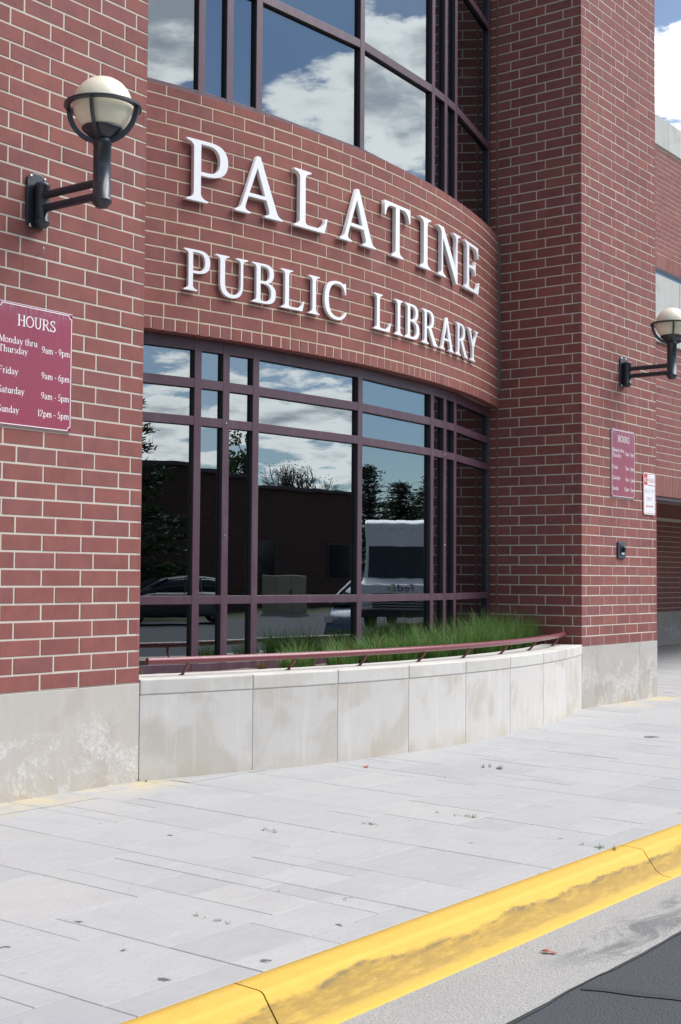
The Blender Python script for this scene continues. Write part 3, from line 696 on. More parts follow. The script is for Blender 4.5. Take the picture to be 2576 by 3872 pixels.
# weeds and litter on the pavement
def weed(x, y, nb, h, sp, label, g='weeds in the paving joints', z=None):
    h *= .62; mb = MB()
    for _ in range(7): tuft(mb, rg.gauss(0, sp*.35), rg.gauss(0, sp*1.1), 0, nb//4+2, h*rg.uniform(.4, 1), .012, rg, .0026, 2.0)
    o = mb.build('weed', M['weed'], recalc=False); o.location = (x, y, (pz(y) if z is None else z)-.004)
    tag(o, label, 'weed', g)
weed(2.108, -1.293, 34, .07, .05, 'green weed tuft on the pavement in front of the planter middle')
weed(.413, -2.119, 26, .05, .06, 'flat weed tuft on the pavement nearest the kerb tuft')
weed(-.142, -1.914, 22, .045, .035, 'small weed in the middle of the pavement, between two other weeds')
weed(-.644, -1.602, 18, .04, .04, 'thin weed on the pavement below the planter left half')
weed(-2.158, -2.564, 20, .04, .04, 'weed in the paving joint nearest the viewer')
weed(.156, -3.135, 34, .06, .04, 'green weed growing against the back of the yellow kerb')
weed(2.24, -.425, 14, .07, .02, 'tiny weed at the foot of the planter wall')
weed(.02, -.03, 12, .05, .03, 'tiny weed at the foot of the left plinth corner')
def leaf(x, y, z, s, label, mat, rz):
    mb = MB(); pl_ = [(-.5, 0), (-.25, .2), (0, .14), (.15, .3), (.3, .12), (.55, 0), (.3, -.14), (.12, -.26), (-.05, -.12), (-.28, -.18)]
    vs = [(a*s, b*s, .25*s*abs(b)+.06*s*math.sin(a*6)) for a, b in pl_]
    mb.add(vs + [(0, 0, 0)], [(i, (i+1) % 10, 10) for i in range(10)]); o = mb.build('fallen_leaf', mat); o.location = (x, y, z+.004); o.rotation_euler = (0, 0, rz); bevel(o, .0001, 1) if False else None
    tag(o, label, 'leaf', 'fallen leaves')
M['leaf'] = simple('dead_leaf', (.33, .085, .05), .7, 0, .3, 60)
leaf(1.504, -.694, pz(-.694), .075, 'red fallen leaf on the pavement by the planter wall', M['leaf'], .6)
leaf(-1.30, -3.58, ZR+.006, .07, 'red brown fallen leaf lying in the gutter', M['leaf'], 1.9)
dc = empty('drain_cover', (4.574, -1.436, pz(-1.436)), (math.atan(PS), 0, 0), label='small round grey metal cover set in the pavement', cat='cover')
M['cover'] = simple('cover_metal', (.20, .22, .24), .5, .6)
MB().lathe([(0, .002), (.05, .002), (.056, .004), (.062, .004), (.064, 0)], n=24).build('rim', M['cover'], dc); MB().cyl((-.02, 0, .0021), (-.02, 0, .005), .006, n=8).build('bolt', M['screw'], dc); MB().cyl((.02, 0, .0021), (.02, 0, .005), .006, n=8).build('bolt', M['screw'], dc)

# ------------------------------------------------------------------ wall lamps
def wall_lamp(x, label):
    L_ = empty('wall_lamp', (x, 0, Z), label=label, cat='lamp', group='globe lamps on the brick piers')
    yp = -.555; m = M['lamp_metal']
    def P(name, mb, mat, parent=L_): return obj(name, mb.mesh(name, True), mat, parent)
    n = 10; poly = []
    for i in range(n+1):
        a = math.pi*i/n; poly.append((.077*math.cos(a), 2.985+.045*math.sin(a)))
    for i in range(n+1):
        a = math.pi+math.pi*i/n; poly.append((.077*math.cos(a), 2.745+.045*math.sin(a)))
    bp = P('back_plate', MB().prism(poly, -.016, -.001), m); bevel(bp, .004, 2)
    for sx in (-.052, .052):
        for z in (2.715, 3.005):
            o = P('screw', MB().lathe([(0, .009), (.006, .008), (.010, .004), (.011, 0)], n=12), M['screw'], bp); o.location = (sx, -.016, z); o.rotation_euler = (R_(90), 0, 0)
    P('bracket', MB().lathe([(0, 2.700), (.028, 2.702), (.030, 2.712), (.040, 2.714), (.042, 2.727), (.046, 2.729), (.046, 2.742), (.040, 2.744), (.040, 2.935), (.045, 2.937), (.045, 2.957), (.040, 2.965), (0, 2.968)], (0, -.058, 0), 24), m)
    for z in (2.815, 2.892): P('arm', MB().cyl((0, -.08, z), (0, yp+.03, z), .0235, n=16), m)
    P('post', MB().lathe([(0, 2.742), (.034, 2.745), (.036, 2.756), (.046, 2.759), (.048, 2.772), (.058, 2.775), (.058, 2.794), (.0505, 2.797), (.0505, 3.098), (.054, 3.10), (.054, 3.14), (.046, 3.142), (0, 3.142)], (0, yp, 0), 28), m)
    P('dish', MB().lathe([(.05, 3.135), (.075, 3.15), (.115, 3.185), (.118, 3.195), (.10, 3.195), (0, 3.18)], (0, yp, 0), 28), m)
    g = MB(); pr = []
    for i in range(20):
        a = -R_(66) + (R_(90)+R_(66))*i/19; pr.append((.1675*math.cos(a) if i < 19 else 0, 3.322+.1675*math.sin(a)))
    P('globe', g.lathe(pr, (0, yp, 0), 40), M['globe'])
    cage = P('cage', MB().lathe([(.182, 3.312), (.218, 3.312), (.218, 3.326), (.182, 3.326)], (0, yp, 0), 40, False, True), m)
    for q in range(4):
        a = R_(28) + q*math.pi/2; d = Vector((math.cos(a), math.sin(a), 0)); t = Vector((-d.y, d.x, 0)); vs = []
        for i in range(13):
            u = i/12; ang = -R_(2) - u*R_(74); r = .198
            c = Vector((0, yp, 3.318)) + d*(r*math.cos(ang)*(1 if u < .85 else 1)) + Vector((0, 0, r*math.sin(ang)))
            nrm = d*math.cos(ang) + Vector((0, 0, math.sin(ang)))
            for sa, sb in ((-.008, -.014), (.008, -.014), (.008, .014), (-.008, .014)): vs.append(c + t*sa + nrm*sb)
        fs = [(i*4+k, i*4+(k+1) % 4, (i+1)*4+(k+1) % 4, (i+1)*4+k) for i in range(12) for k in range(4)] + [(3, 2, 1, 0), (48, 49, 50, 51)]
        P('rib', MB().add(vs, fs), m, cage)
    return L_
wall_lamp(-.909, 'globe wall lamp on the left brick pier above the large hours sign')
wall_lamp(7.125, 'globe wall lamp on the right brick pier, partly cut by the picture edge')
def hook(x, z, label):
    pts = [(0, 0, 0), (0, -.03, 0)] + [(.0, -.03-.022*math.sin(a), .022-.022*math.cos(a)) for a in [i*.35 for i in range(1, 9)]]
    o = MB().tube(pts, .0022, 8).build('wall_hook', M['screw']); o.location = (x, 0, z); tag(o, label, 'hook', 'hooks under the lamps')
hook(-.884, Z+2.56, 'small steel hook in the brick under the left lamp'); hook(7.15, Z+2.56, 'small steel hook in the brick under the right lamp')

# ------------------------------------------------------------------ raised lettering
def Q(p0, c, p1, n=7): return [((1-t)**2*p0[0]+2*t*(1-t)*c[0]+t*t*p1[0], (1-t)**2*p0[1]+2*t*(1-t)*c[1]+t*t*p1[1]) for t in [i/n for i in range(1, n+1)]]
def path(cmds):
    out = []
    for c in cmds:
        if len(c) == 2: out.append(c)
        else: out += Q(out[-1], (c[0], c[1]), (c[2], c[3]))
    return out
FOOT = [(0, 0), (.42, 0), (.42, .03), (.28, .05, .28, .14)]          # left stem foot, going right
LEFT = [(0, 1), (0, .97), (.14, .95, .14, .86), (.14, .14), (.14, .05, 0, .03)]
GL = {
 'P': (.82, [FOOT + [(.28, .43), (.44, .43), (.82, .44, .82, .72), (.82, 1.0, .46, 1.0)] + LEFT, [(.28, .94), (.42, .94), (.66, .94, .66, .72), (.66, .49, .42, .49), (.28, .49)]]),
 'A': (1.06, [[(0, 0), (.34, 0), (.34, .03), (.20, .04, .235, .13), (.293, .29), (.69, .29), (.752, .13), (.78, .04, .66, .03), (.66, 0), (1.06, 0), (1.06, .03), (.96, .04, .925, .13), (.55, 1.0), (.48, 1.0), (.145, .13), (.10, .04, 0, .03)], [(.315, .35), (.668, .35), (.49, .80)]]),
 'L': (.84, [[(0, 0), (.77, 0), (.84, .26), (.80, .26), (.73, .06, .55, .06), (.36, .06), (.28, .06, .28, .14), (.28, .86), (.28, .95, .42, .97), (.42, 1)] + LEFT]),
 'T': (.91, [[(0, 1), (0, .73), (.04, .73), (.07, .93, .24, .94), (.385, .94), (.385, .14), (.385, .05, .245, .03), (.245, 0), (.665, 0), (.665, .03), (.525, .05, .525, .14), (.525, .94), (.67, .94), (.84, .93, .87, .73), (.91, .73), (.91, 1)]]),
 'I': (.42, [FOOT + [(.28, .86), (.28, .95, .42, .97), (.42, 1)] + LEFT]),
 'N': (1.13, [[(0, 1), (0, .97), (.15, .96, .17, .86), (.17, .14), (.17, .05, .02, .03), (.02, 0), (.38, 0), (.38, .03), (.235, .05, .235, .14), (.235, .78), (.90, -.03), (.965, -.03), (.965, .86), (.965, .96, 1.13, .97), (1.13, 1), (.76, 1), (.76, .97), (.90, .96, .90, .86), (.90, .25), (.27, 1)]]),
 'E': (.95, [[(0, 0), (.87, 0), (.95, .26), (.91, .26), (.82, .06, .62, .06), (.36, .06), (.28, .06, .28, .12), (.28, .48), (.55, .48), (.64, .47, .66, .37), (.70, .37), (.70, .66), (.66, .66), (.64, .55, .55, .54), (.28, .54), (.28, .94), (.60, .94), (.80, .94, .84, .76), (.88, .76), (.86, 1)] + LEFT]),
 'U': (1.01, [[(0, 1), (0, .97), (.14, .95, .14, .86), (.14, .34), (.14, -.02, .51, -.02), (.86, -.02, .86, .36), (.86, .86), (.86, .95, 1.01, .97), (1.01, 1), (.64, 1), (.64, .97), (.78, .95, .78, .86), (.78, .36), (.78, .07, .54, .07), (.29, .07, .29, .34), (.29, .86), (.29, .95, .42, .97), (.42, 1)]]),
 'B': (.80, [[(0, 0), (.45, 0), (.80, 0, .80, .28), (.80, .5, .53, .53), (.73, .57, .73, .78), (.73, 1, .42, 1)] + LEFT, [(.28, .94), (.38, .94), (.58, .94, .58, .76), (.58, .56, .38, .56), (.28, .56)], [(.28, .50), (.40, .50), (.64, .50, .64, .27), (.64, .06, .42, .06), (.36, .06), (.28, .06, .28, .12)]]),
 'C': (.92, [[(.84, 1.0), (.83, .97, .80, .96), (.70, 1.02, .54, 1.02), (0, 1.02, 0, .5), (0, -.02, .53, -.02), (.78, -.02, .92, .19), (.885, .22), (.76, .06, .56, .06), (.17, .06, .17, .5), (.17, .95, .56, .95), (.80, .95, .86, .70), (.90, .70), (.88, 1.0)]]),
 'R': (1.02, [FOOT + [(.28, .46), (.40, .46), (.73, 0), (1.02, 0), (1.02, .03), (.93, .04, .85, .14), (.575, .50), (.76, .56, .76, .76), (.76, 1, .43, 1)] + LEFT, [(.28, .94), (.40, .94), (.60, .94, .60, .74), (.60, .52, .40, .52), (.28, .52)]]),
 'Y': (1.07, [[(0, 1), (0, .97), (.13, .96, .20, .88), (.49, .42), (.49, .14), (.49, .05, .35, .03), (.35, 0), (.77, 0), (.77, .03), (.63, .05, .63, .14), (.63, .42), (.90, .86), (.96, .95, 1.07, .97), (1.07, 1), (.74, 1), (.74, .97), (.86, .95, .82, .86), (.60, .50), (.36, .88), (.32, .95, .42, .97), (.42, 1)]]),
}
def curve_mesh(paths, depth, bevel_d=0.0):
    cu = bpy.data.curves.new('outline', 'CURVE'); cu.dimensions = '2D'; cu.fill_mode = 'BOTH'; cu.extrude = depth/2; cu.bevel_depth = bevel_d; cu.bevel_resolution = 1; cu.offset = -bevel_d
    for pts in paths:
        sp = cu.splines.new('POLY'); sp.points.add(len(pts)-1); sp.use_cyclic_u = True
        for p, (x, y) in zip(sp.points, pts): p.co = (x, y, 0, 1)
    o = bpy.data.objects.new('tmp', cu); COL.objects.link(o); dg = bpy.context.evaluated_depsgraph_get()
    me = bpy.data.meshes.new_from_object(o.evaluated_get(dg)); bpy.data.objects.remove(o); bpy.data.curves.remove(cu); return me
letter_cache = {}
def letter(ch, s0, s1, z0, hgt, depth, parent):
    w, paths = GL[ch]; sc = (s1-s0)/w; c = (s0+s1)/2; t = c/RB
    key = (ch, round(sc, 3), hgt)
    if key not in letter_cache:
        letter_cache[key] = curve_mesh([[((x-w/2)*sc, y*hgt) for x, y in path(p)] for p in paths], depth, .0007)
    n = Vector((math.sin(t), -math.cos(t), 0)); sag = (s1-s0)**2/8/RB
    p = Vector((CX, CY, 0)) + n*(RB + .010 + depth/2 - sag*.3); p.z = z0
    o = obj('letter', letter_cache[key], M['letter'], None, p, (R_(90), 0, t)); set_parent(o, parent)
t1 = empty('wall_lettering', (CX, .38, Z+3.42), label='upper line of large white raised letters reading PALATINE on curved brick', cat='lettering')
for ch, a, b in [('P', -2.075, -1.700), ('A', -1.636, -1.150), ('L', -1.028, -.640), ('A', -.487, .000), ('T', .129, .545), ('I', .722, .93), ('N', 1.068, 1.585), ('E', 1.69, 2.122)]: letter(ch, a, b, Z+3.424, .457, .036, t1)
t2 = empty('wall_lettering', (CX, .38, Z+2.76), label='lower line of smaller white raised letters reading PUBLIC LIBRARY', cat='lettering')
for ch, a, b in [('P', -2.08, -1.846), ('U', -1.798, -1.489), ('B', -1.447, -1.204), ('L', -1.149, -.892), ('I', -.841, -.715), ('C', -.656, -.379), ('L', -.003, .254), ('I', .316, .446), ('B', .482, .735), ('R', .79, 1.098), ('A', 1.151, 1.455), ('R', 1.506, 1.82), ('Y', 1.80, 2.126)]: letter(ch, a, b, Z+2.760, .305, .025, t2)

# ------------------------------------------------------------------ hours signs
def arc(cx, cy, rx, ry, a0, a1, n=12): return [(cx+rx*math.cos(R_(a0+(a1-a0)*i/n)), cy+ry*math.sin(R_(a0+(a1-a0)*i/n))) for i in range(n+1)]
K, T_ = .135, .06                                  # thick and thin strokes
def stem(x, y0, y1, sb=.13, st=.13, k=K): return [([(x, y0), (x, y1)], k)] + ([([(x-sb, y0+.025), (x+sb, y0+.025)], .05)] if sb else []) + ([([(x-st, y1-.025), (x+(st if st > 0 else 0)*.6, y1-.025)], .05)] if st else [])
XH = .64
ST = {
 'H': (.86, stem(.17, 0, 1, .15, .15) + stem(.69, 0, 1, .15, .15) + [([(.17, .52), (.69, .52)], T_)]),
 'O': (.88, [(arc(.44, .5, .37, .47, 0, 360, 26), K*.85)]),
 'U': (.84, [([(.18, 1), (.18, .35)] + arc(.42, .33, .24, .30, 180, 360, 10) + [(.66, 1)], K*.8), ([(.02, .975), (.34, .975)], .05), ([(.52, .975), (.80, .975)], .05)]),
 'R': (.84, stem(.18, 0, 1, .15, .15) + [([(.18, .965), (.42, .965)] + arc(.42, .735, .21, .23, 90, -90, 10) + [(.18, .505)], K*.7), ([(.40, .5), (.74, .03), (.84, .03)], K*.9)]),
 'S': (.66, [(arc(.34, .74, .22, .22, 40, 200, 10) + [(.28, .55), (.40, .46)] + arc(.33, .25, .24, .23, 40, -160, 12), K*.85), ([(.52, .98), (.53, .72)], .05), ([(.10, .30), (.09, .02)], .05)]),
 'M': (1.06, stem(.14, 0, 1, .13, .10, .08) + [([(.17, .97), (.52, .06)], K), ([(.52, .06), (.86, .97)], T_)] + stem(.88, 0, 1, .14, .14)),
 'T': (.78, stem(.39, 0, 1, .15, 0) + [([(.04, .965), (.74, .965)], .07), ([(.06, .98), (.06, .74)], .05), ([(.72, .98), (.72, .74)], .05)]),
 'F': (.74, stem(.18, 0, 1, .15, .15) + [([(.18, .965), (.66, .965)], .07), ([(.66, .98), (.66, .74)], .05), ([(.18, .51), (.52, .51)], .06), ([(.52, .62), (.52, .40)], .05)]),
 'o': (.60, [(arc(.30, XH/2, .23, .30, 0, 360, 20), K*.8)]),
 'n': (.68, stem(.16, 0, XH, .12, .12) + [(arc(.34, .42, .18, .19, 170, 0, 9) + [(.52, .02)], K*.85), ([(.40, .025), (.64, .025)], .05)]),
 'd': (.66, [(arc(.28, XH/2, .21, .29, 0, 360, 20), K*.75), ([(.48, .0), (.48, 1.0)], K), ([(.34, .975), (.50, .975)], .05), ([(.48, .025), (.62, .025)], .05)]),
 'a': (.58, [([(.09, .50)] + arc(.26, .46, .15, .15, 140, 0, 8) + [(.41, .02), (.54, .03)], K*.85), (arc(.24, .17, .16, .15, 0, 360, 14), K*.7)]),
 'y': (.62, [([(.10, XH-.02), (.32, .06)], K), ([(.54, XH-.02), (.26, -.18), (.12, -.22), (.08, -.14)], T_), ([(.0, XH-.025), (.22, XH-.025)], .05), ([(.42, XH-.025), (.64, XH-.025)], .05)]),
 't': (.42, [([(.18, .86), (.18, .14)] + arc(.28, .12, .10, .10, 180, 320, 6), K*.85), ([(.03, XH-.03), (.36, XH-.03)], .055)]),
 'h': (.68, stem(.16, 0, 1, .12, .12) + [(arc(.34, .42, .18, .19, 170, 0, 9) + [(.52, .02)], K*.85), ([(.40, .025), (.64, .025)], .05)]),
 'r': (.50, stem(.16, 0, XH, .12, .12) + [(arc(.32, .42, .15, .18, 170, 50, 7), K*.8)]),
 'u': (.68, [([(.16, XH), (.16, .2)] + arc(.32, .2, .16, .16, 180, 330, 8), K*.85), ([(.52, 0), (.52, XH)], K), ([(.03, XH-.025), (.18, XH-.025)], .05), ([(.38, XH-.025), (.54, XH-.025)], .05), ([(.52, .025), (.66, .025)], .05)]),
 's': (.48, [(arc(.25, .47, .15, .14, 40, 200, 8) + [(.22, .36), (.30, .29)] + arc(.24, .16, .16, .14, 40, -160, 9), K*.75)]),
 'i': (.34, stem(.17, 0, XH, .12, .12) + [([(.11, .86), (.23, .86)], .12)]),
 'm': (.98, stem(.16, 0, XH, .12, .12) + [(arc(.33, .42, .16, .19, 170, 0, 8) + [(.49, .02)], K*.85), (arc(.66, .42, .16, .19, 170, 0, 8) + [(.82, .02)], K*.85), ([(.38, .025), (.58, .025)], .05), ([(.72, .025), (.94, .025)], .05)]),
 'p': (.66, [([(.16, -.26), (.16, XH)], K), (arc(.36, XH/2, .21, .29, 0, 360, 20), K*.75), ([(.04, -.235), (.30, -.235)], .05), ([(.03, XH-.025), (.16, XH-.025)], .05)]),
 '9': (.60, [(arc(.30, .68, .21, .28, 0, 360, 18), K*.8), ([(.51, .66), (.44, .25), (.14, .03)], K*.7)]),
 '6': (.60, [(arc(.30, .31, .21, .28, 0, 360, 18), K*.8), ([(.09, .33), (.18, .74), (.46, .97)], K*.7)]),
 '5': (.58, [([(.50, .96), (.18, .96), (.15, .55)] + arc(.27, .31, .22, .28, 110, -150, 12), K*.75)]),
 '1': (.40, stem(.20, 0, 1, .12, .10)),
 '2': (.60, [(arc(.29, .72, .19, .24, 170, -10, 10) + [(.10, .05), (.52, .05)], K*.8)]),
 '-': (.40, [([(.06, .36), (.34, .36)], .09)]), ' ': (.30, []), '~': (.22, []),
}
def text_geo(mb, txt, x, z, hgt, xs=1.0, y=0.0, fit=None):
    """flat print in the x-z plane; fit = total width in metres"""
    adv = sum(ST[c][0] for c in txt)
    if fit: xs = fit/(adv*hgt)
    k = 0
    for c in txt:
        w, strokes = ST[c]
        for pts, wd in strokes:
            k += 1; yy = y - .00004*(k % 7); n = len(pts); vs = []
            for i, p in enumerate(pts):
                a = Vector(pts[max(i-1, 0)]); b = Vector(pts[min(i+1, n-1)])
                if i == 0 and pts[0] == pts[-1]: a = Vector(pts[-2])
                if i == n-1 and pts[0] == pts[-1]: b = Vector(pts[1])
                d = (b-a); d = d.normalized() if d.length > 1e-6 else Vector((1, 0)); nn = Vector((-d.y, d.x))*wd*.5
                # vertical strokes heavier than horizontal ones
                f = .62 + .38*abs(d.y) if len(pts) > 2 else 1
                for sg in (1, -1): vs.append((x + (p[0]+nn.x*sg*f)*hgt*xs, yy, z + (p[1]+nn.y*sg*f)*hgt))
            mb.add(vs, [(2*i, 2*i+1, 2*i+3, 2*i+2) for i in range(n-1)])
        x += w*hgt*xs
def sign_face_mat():
    m = Mat('sign_maroon'); v = m.coords(); st = m.noise(m.scale(v, (26, 1, 1.6)), 1, 5, .6); sc_ = m.noise(m.scale(v, (3, 1, 70)), 1, 4, .6)
    sp = m.nd('ShaderNodeSeparateXYZ'); m.L.new(v, sp.inputs[0])
    c = m.mix(st, (.24, .026, .058), (.285, .038, .078))
    fade = m.math('MULTIPLY', m.mr(sp.outputs[2], .60, .70), m.mr(m.noise(m.scale(v, (60, 1, 12)), 1, 4, .6), .4, .65))
    c = m.mix(m.math('MULTIPLY', fade, .45), c, (.36, .20, .26)); c = m.mix(m.math('MULTIPLY', m.mr(sc_, .68, .74), .35), c, (.5, .3, .36))
    m.set('Base Color', c); m.set('Roughness', m.mr(st, .3, .7, .22, .36, False)); m.set('Specular IOR Level', .6); return m.m
M['sign'] = sign_face_mat(); M['print'] = simple('white_print', (.80, .78, .78), .45, 0, .04)
M['alu'] = simple('sign_backing', (.46, .43, .45), .5, .3)
def hours_sign(x0, label):
    s = empty('hours_sign', (x0, 0, Z+1.532), label=label, cat='sign', group='opening hours signs')
    w, h = .566, .706
    bevel(obj('backing', MB().box(-.004, w+.004, -.010, -.0012, -.004, h+.006).mesh(), M['alu'], s), .002, 1)
    obj('face', MB().box(0, w, -.0135, -.0101, 0, h).mesh(), M['sign'], s)
    pt = []; r = .022; i_ = .007
    for cx, cz, a0 in ((i_, i_, 90), (w-i_, i_, 180), (w-i_, h-i_, 270), (i_, h-i_, 360)): pt.append([(cx+r*math.cos(R_(a)), cz+r*math.sin(R_(a))) for a in [a0-90*q/8 for q in range(9)]])
    loop = [p for c in pt for p in c]; mb = MB(); n = len(loop); vs = []
    for i in range(n):
        a, b = Vector(loop[i-1]), Vector(loop[(i+1) % n]); d = (b-a).normalized(); nn = Vector((-d.y, d.x))*.0024
        vs += [(loop[i][0]+nn.x, -.0137, loop[i][1]+nn.y), (loop[i][0]-nn.x, -.0137, loop[i][1]-nn.y)]
    mb.add(vs, [(2*i, 2*i+1, 2*((i+1) % n)+1, 2*((i+1) % n)) for i in range(n)]); obj('border', mb.mesh(), M['print'], s)
    for x, z in ((.011, .011), (w-.011, .011), (.011, h-.011), (w-.011, h-.011)):
        o = obj('screw', MB().lathe([(0, .003), (.005, .002), (.006, 0)], n=10).mesh(), M['black'], s); o.location = (x, -.0136, z); o.rotation_euler = (R_(90), 0, 0)
    y = -.0138
    t = MB(); text_geo(t, 'HOURS', .145, .582, .066, y=y, fit=.290); tag(obj('heading', t.mesh(), M['print'], s), kind='stuff')
    for txt, x, z, f in [('Monday thru', .012, .474, .285), ('Thursday', .012, .418, .213), ('Friday', .012, .294, .145), ('Saturday', .012, .183, .193), ('Sunday', .012, .072, .155),
                         ('9am - 9pm', .330, .447, .220), ('9am - 6pm', .330, .295, .220), ('9am - 5pm', .330, .177, .220), ('12pm - 5pm', .306, .072, .244)]:
        t = MB(); text_geo(t, txt, x, z, .040, y=y, fit=f); tag(obj('text_line', t.mesh(), M['print'], s), kind='stuff')
hours_sign(-1.184, 'large maroon opening hours sign on the left pier under the lamp')
hours_sign(6.835, 'narrow looking maroon opening hours sign on the right pier')
# ------------------------------------------------------------------ no parking sign and key switch
def font_mesh(txt, size, shear=0, sx=1.0):
    cu = bpy.data.curves.new('txt', 'FONT'); cu.body = txt; cu.size = size; cu.align_x = 'CENTER'; cu.shear = shear; cu.resolution_u = 3
    o = bpy.data.objects.new('tmp', cu); COL.objects.link(o); dg = bpy.context.evaluated_depsgraph_get(); me = bpy.data.meshes.new_from_object(o.evaluated_get(dg)); bpy.data.objects.remove(o); bpy.data.curves.remove(cu)
    for v in me.vertices: v.co.x *= sx
    return me
M['sign_white'] = simple('sign_white', (.74, .74, .75), .4, 0, .04); M['sign_red'] = simple('sign_red', (.52, .05, .04), .5, 0, .15); M['sign_grey'] = simple('faded_print', (.50, .50, .53), .5)
M['sign_pink'] = simple('faded_red_print', (.58, .25, .24), .5)
def rrect(w, h, r, n=6):
    out = []
    for cx, cz, a0 in ((w-r, r, -90), (w-r, h-r, 0), (r, h-r, 90), (r, r, 180)): out += [(cx+r*math.cos(R_(a0+90*i/n)), cz+r*math.sin(R_(a0+90*i/n))) for i in range(n+1)]
    return out
np_ = empty('parking_sign', (7.628, 0, Z+1.378), label='white and red no parking sign with double arrow on the right pier edge', cat='sign')
w, h = .305, .457
obj('plate', MB().prism(rrect(w, h, .03), -.014, -.011).mesh('p', True), M['sign_white'], np_)
for k, (a, b) in enumerate(((.010, .006),)):
    o_, i_ = rrect(w-2*a, h-2*a, .024), rrect(w-2*(a+b), h-2*(a+b), .02); n = len(o_)
    obj('border', MB().add([(x+a, -.0142, z+a) for x, z in o_] + [(x+a+b, -.0142, z+a+b) for x, z in i_], [(i, (i+1) % n, n+(i+1) % n, n+i) for i in range(n)]).mesh(), M['sign_red'], np_)
def flat(name, mat, *rects): 
    mb = MB()
    for x0, x1, z0, z1, y in rects: mb.add([(x0, y, z0), (x1, y, z0), (x1, y, z1), (x0, y, z1)], [(0, 1, 2, 3)])
    return obj(name, mb.mesh(), mat, np_)
flat('red_panel', M['sign_red'], (.016, .100, .322, .440, -.0143)); flat('red_rule', M['sign_red'], (.100, .290, .316, .324, -.0144))
def put_text(txt, size, cx, z, mat, y, sx=1.0, name='lettering', parent=np_): return obj(name, font_mesh(txt, size, 0, sx), mat, parent, (cx, y, z), (R_(90), 0, 0))
put_text('NO', .075, .058, .352, M['sign_white'], -.0146, .85); put_text('PARKING', .072, .196, .352, M['sign_pink'], -.0146, .60)
put_text('DROP-OFF', .066, .152, .235, M['sign_grey'], -.0146, .80); put_text('ONLY', .066, .152, .150, M['sign_pink'], -.0146, .85)
ar = MB(); ar.add([(.055, -.0145, .092), (.085, -.0145, .112), (.085, -.0145, .099), (.220, -.0145, .099), (.220, -.0145, .112), (.250, -.0145, .092), (.220, -.0145, .072), (.220, -.0145, .085), (.085, -.0145, .085), (.085, -.0145, .072)], [tuple(range(10))]); obj('double_arrow', ar.mesh(), M['sign_pink'], np_)
for z in (.042, .425):
    o = obj('bolt', MB().lathe([(0, .006), (.005, .005), (.007, 0)], n=10).mesh(), M['screw'], np_); o.location = (.152, -.0143, z); o.rotation_euler = (R_(90), 0, 0)
ks = empty('key_switch', (7.066, 0, Z+.977), label='small dark key switch box on the right pier below the signs', cat='switch')
M['navy'] = simple('switch_paint', (.035, .05, .085), .45)
bevel(obj('cover_plate', MB().box(-.09, .09, -.022, -.001, -.086, .086).mesh(), M['navy'], ks), .006, 2)
bevel(obj('inner_plate', MB().box(-.055, .055, -.028, -.0221, -.055, .058).mesh(), M['black'], ks), .003, 1)
bevel(obj('lever', MB().box(-.016, .016, -.06, -.0281, -.02, .028).mesh(), M['black'], ks), .004, 2); obj('label_plate', MB().box(-.03, .03, -.030, -.0281, -.046, -.026).mesh(), M['sign_white'], ks)
o = obj('key_lock', MB().cyl((.02, -.036, .04), (.02, -.0281, .04), .009, n=12).mesh('k', True), M['screw'], ks)

# ------------------------------------------------------------------ across the road (seen mirrored in the glazing)
GZ = ZR-.03
def far_brick():
    m = Mat('far_brickwork'); v = m.pos(); b = m.nd('ShaderNodeTexBrick'); m.L.new(m.scale(v, (1, 1, 1)), b.inputs['Vector'])
    sp = m.nd('ShaderNodeSeparateXYZ'); m.L.new(v, sp.inputs[0]); cm = m.nd('ShaderNodeCombineXYZ'); m.L.new(m.math('ADD', sp.outputs[0], sp.outputs[1]), cm.inputs[0]); m.L.new(sp.outputs[2], cm.inputs[1]); m.L.new(cm.outputs[0], b.inputs['Vector'])
    b.inputs['Color1'].default_value = (.075, .034, .028, 1); b.inputs['Color2'].default_value = (.10, .042, .034, 1); b.inputs['Mortar'].default_value = (.12, .10, .085, 1)
    b.inputs['Scale'].default_value = 1; b.inputs['Brick Width'].default_value = .3; b.inputs['Row Height'].default_value = .1; b.inputs['Mortar Size'].default_value = .008
    m.set('Base Color', b.outputs[0]); m.set('Roughness', .9); return m.m
M['farbrick'] = far_brick(); M['farwin'] = simple('dark_pane', (.02, .022, .026), .1)
fb = empty('brick_building', (42, -44, GZ), label='low flat roofed dark brick building mirrored in the lower window', cat='building')
def fpart(n, x0, x1, y0, y1, z0, z1, mat, parent=fb): 
    o = MB().box(x0, x1, y0, y1, z0, z1).build(n, mat); set_parent(o, parent); return o
fpart('wall', 8, 66, -58, -41, GZ, 5.55, M['farbrick']); fpart('roof_coping', 7.8, 66.2, -58.2, -40.8, 5.56, 5.72, M['frame'])
for i in range(8):
    x = 23 + i*5.3; wn = fpart('window', x, x+1.6, -41.0, -40.93, 1.2, 3.0, M['frame']); fpart('pane', x+.08, x+1.52, -40.925, -40.92, 1.28, 2.92, M['farwin'], wn)
fpart('door', 39.6, 40.6, -41.0, -40.94, GZ, 2.0, M['frame'])
ub = empty('utility_cabinet', (31, -30.2, GZ), (0, 0, 0), label='beige utility cabinet mirrored beside the mullion in the lower window', cat='cabinet'); M['beige'] = simple('cabinet_paint', (.34, .29, .20), .6)
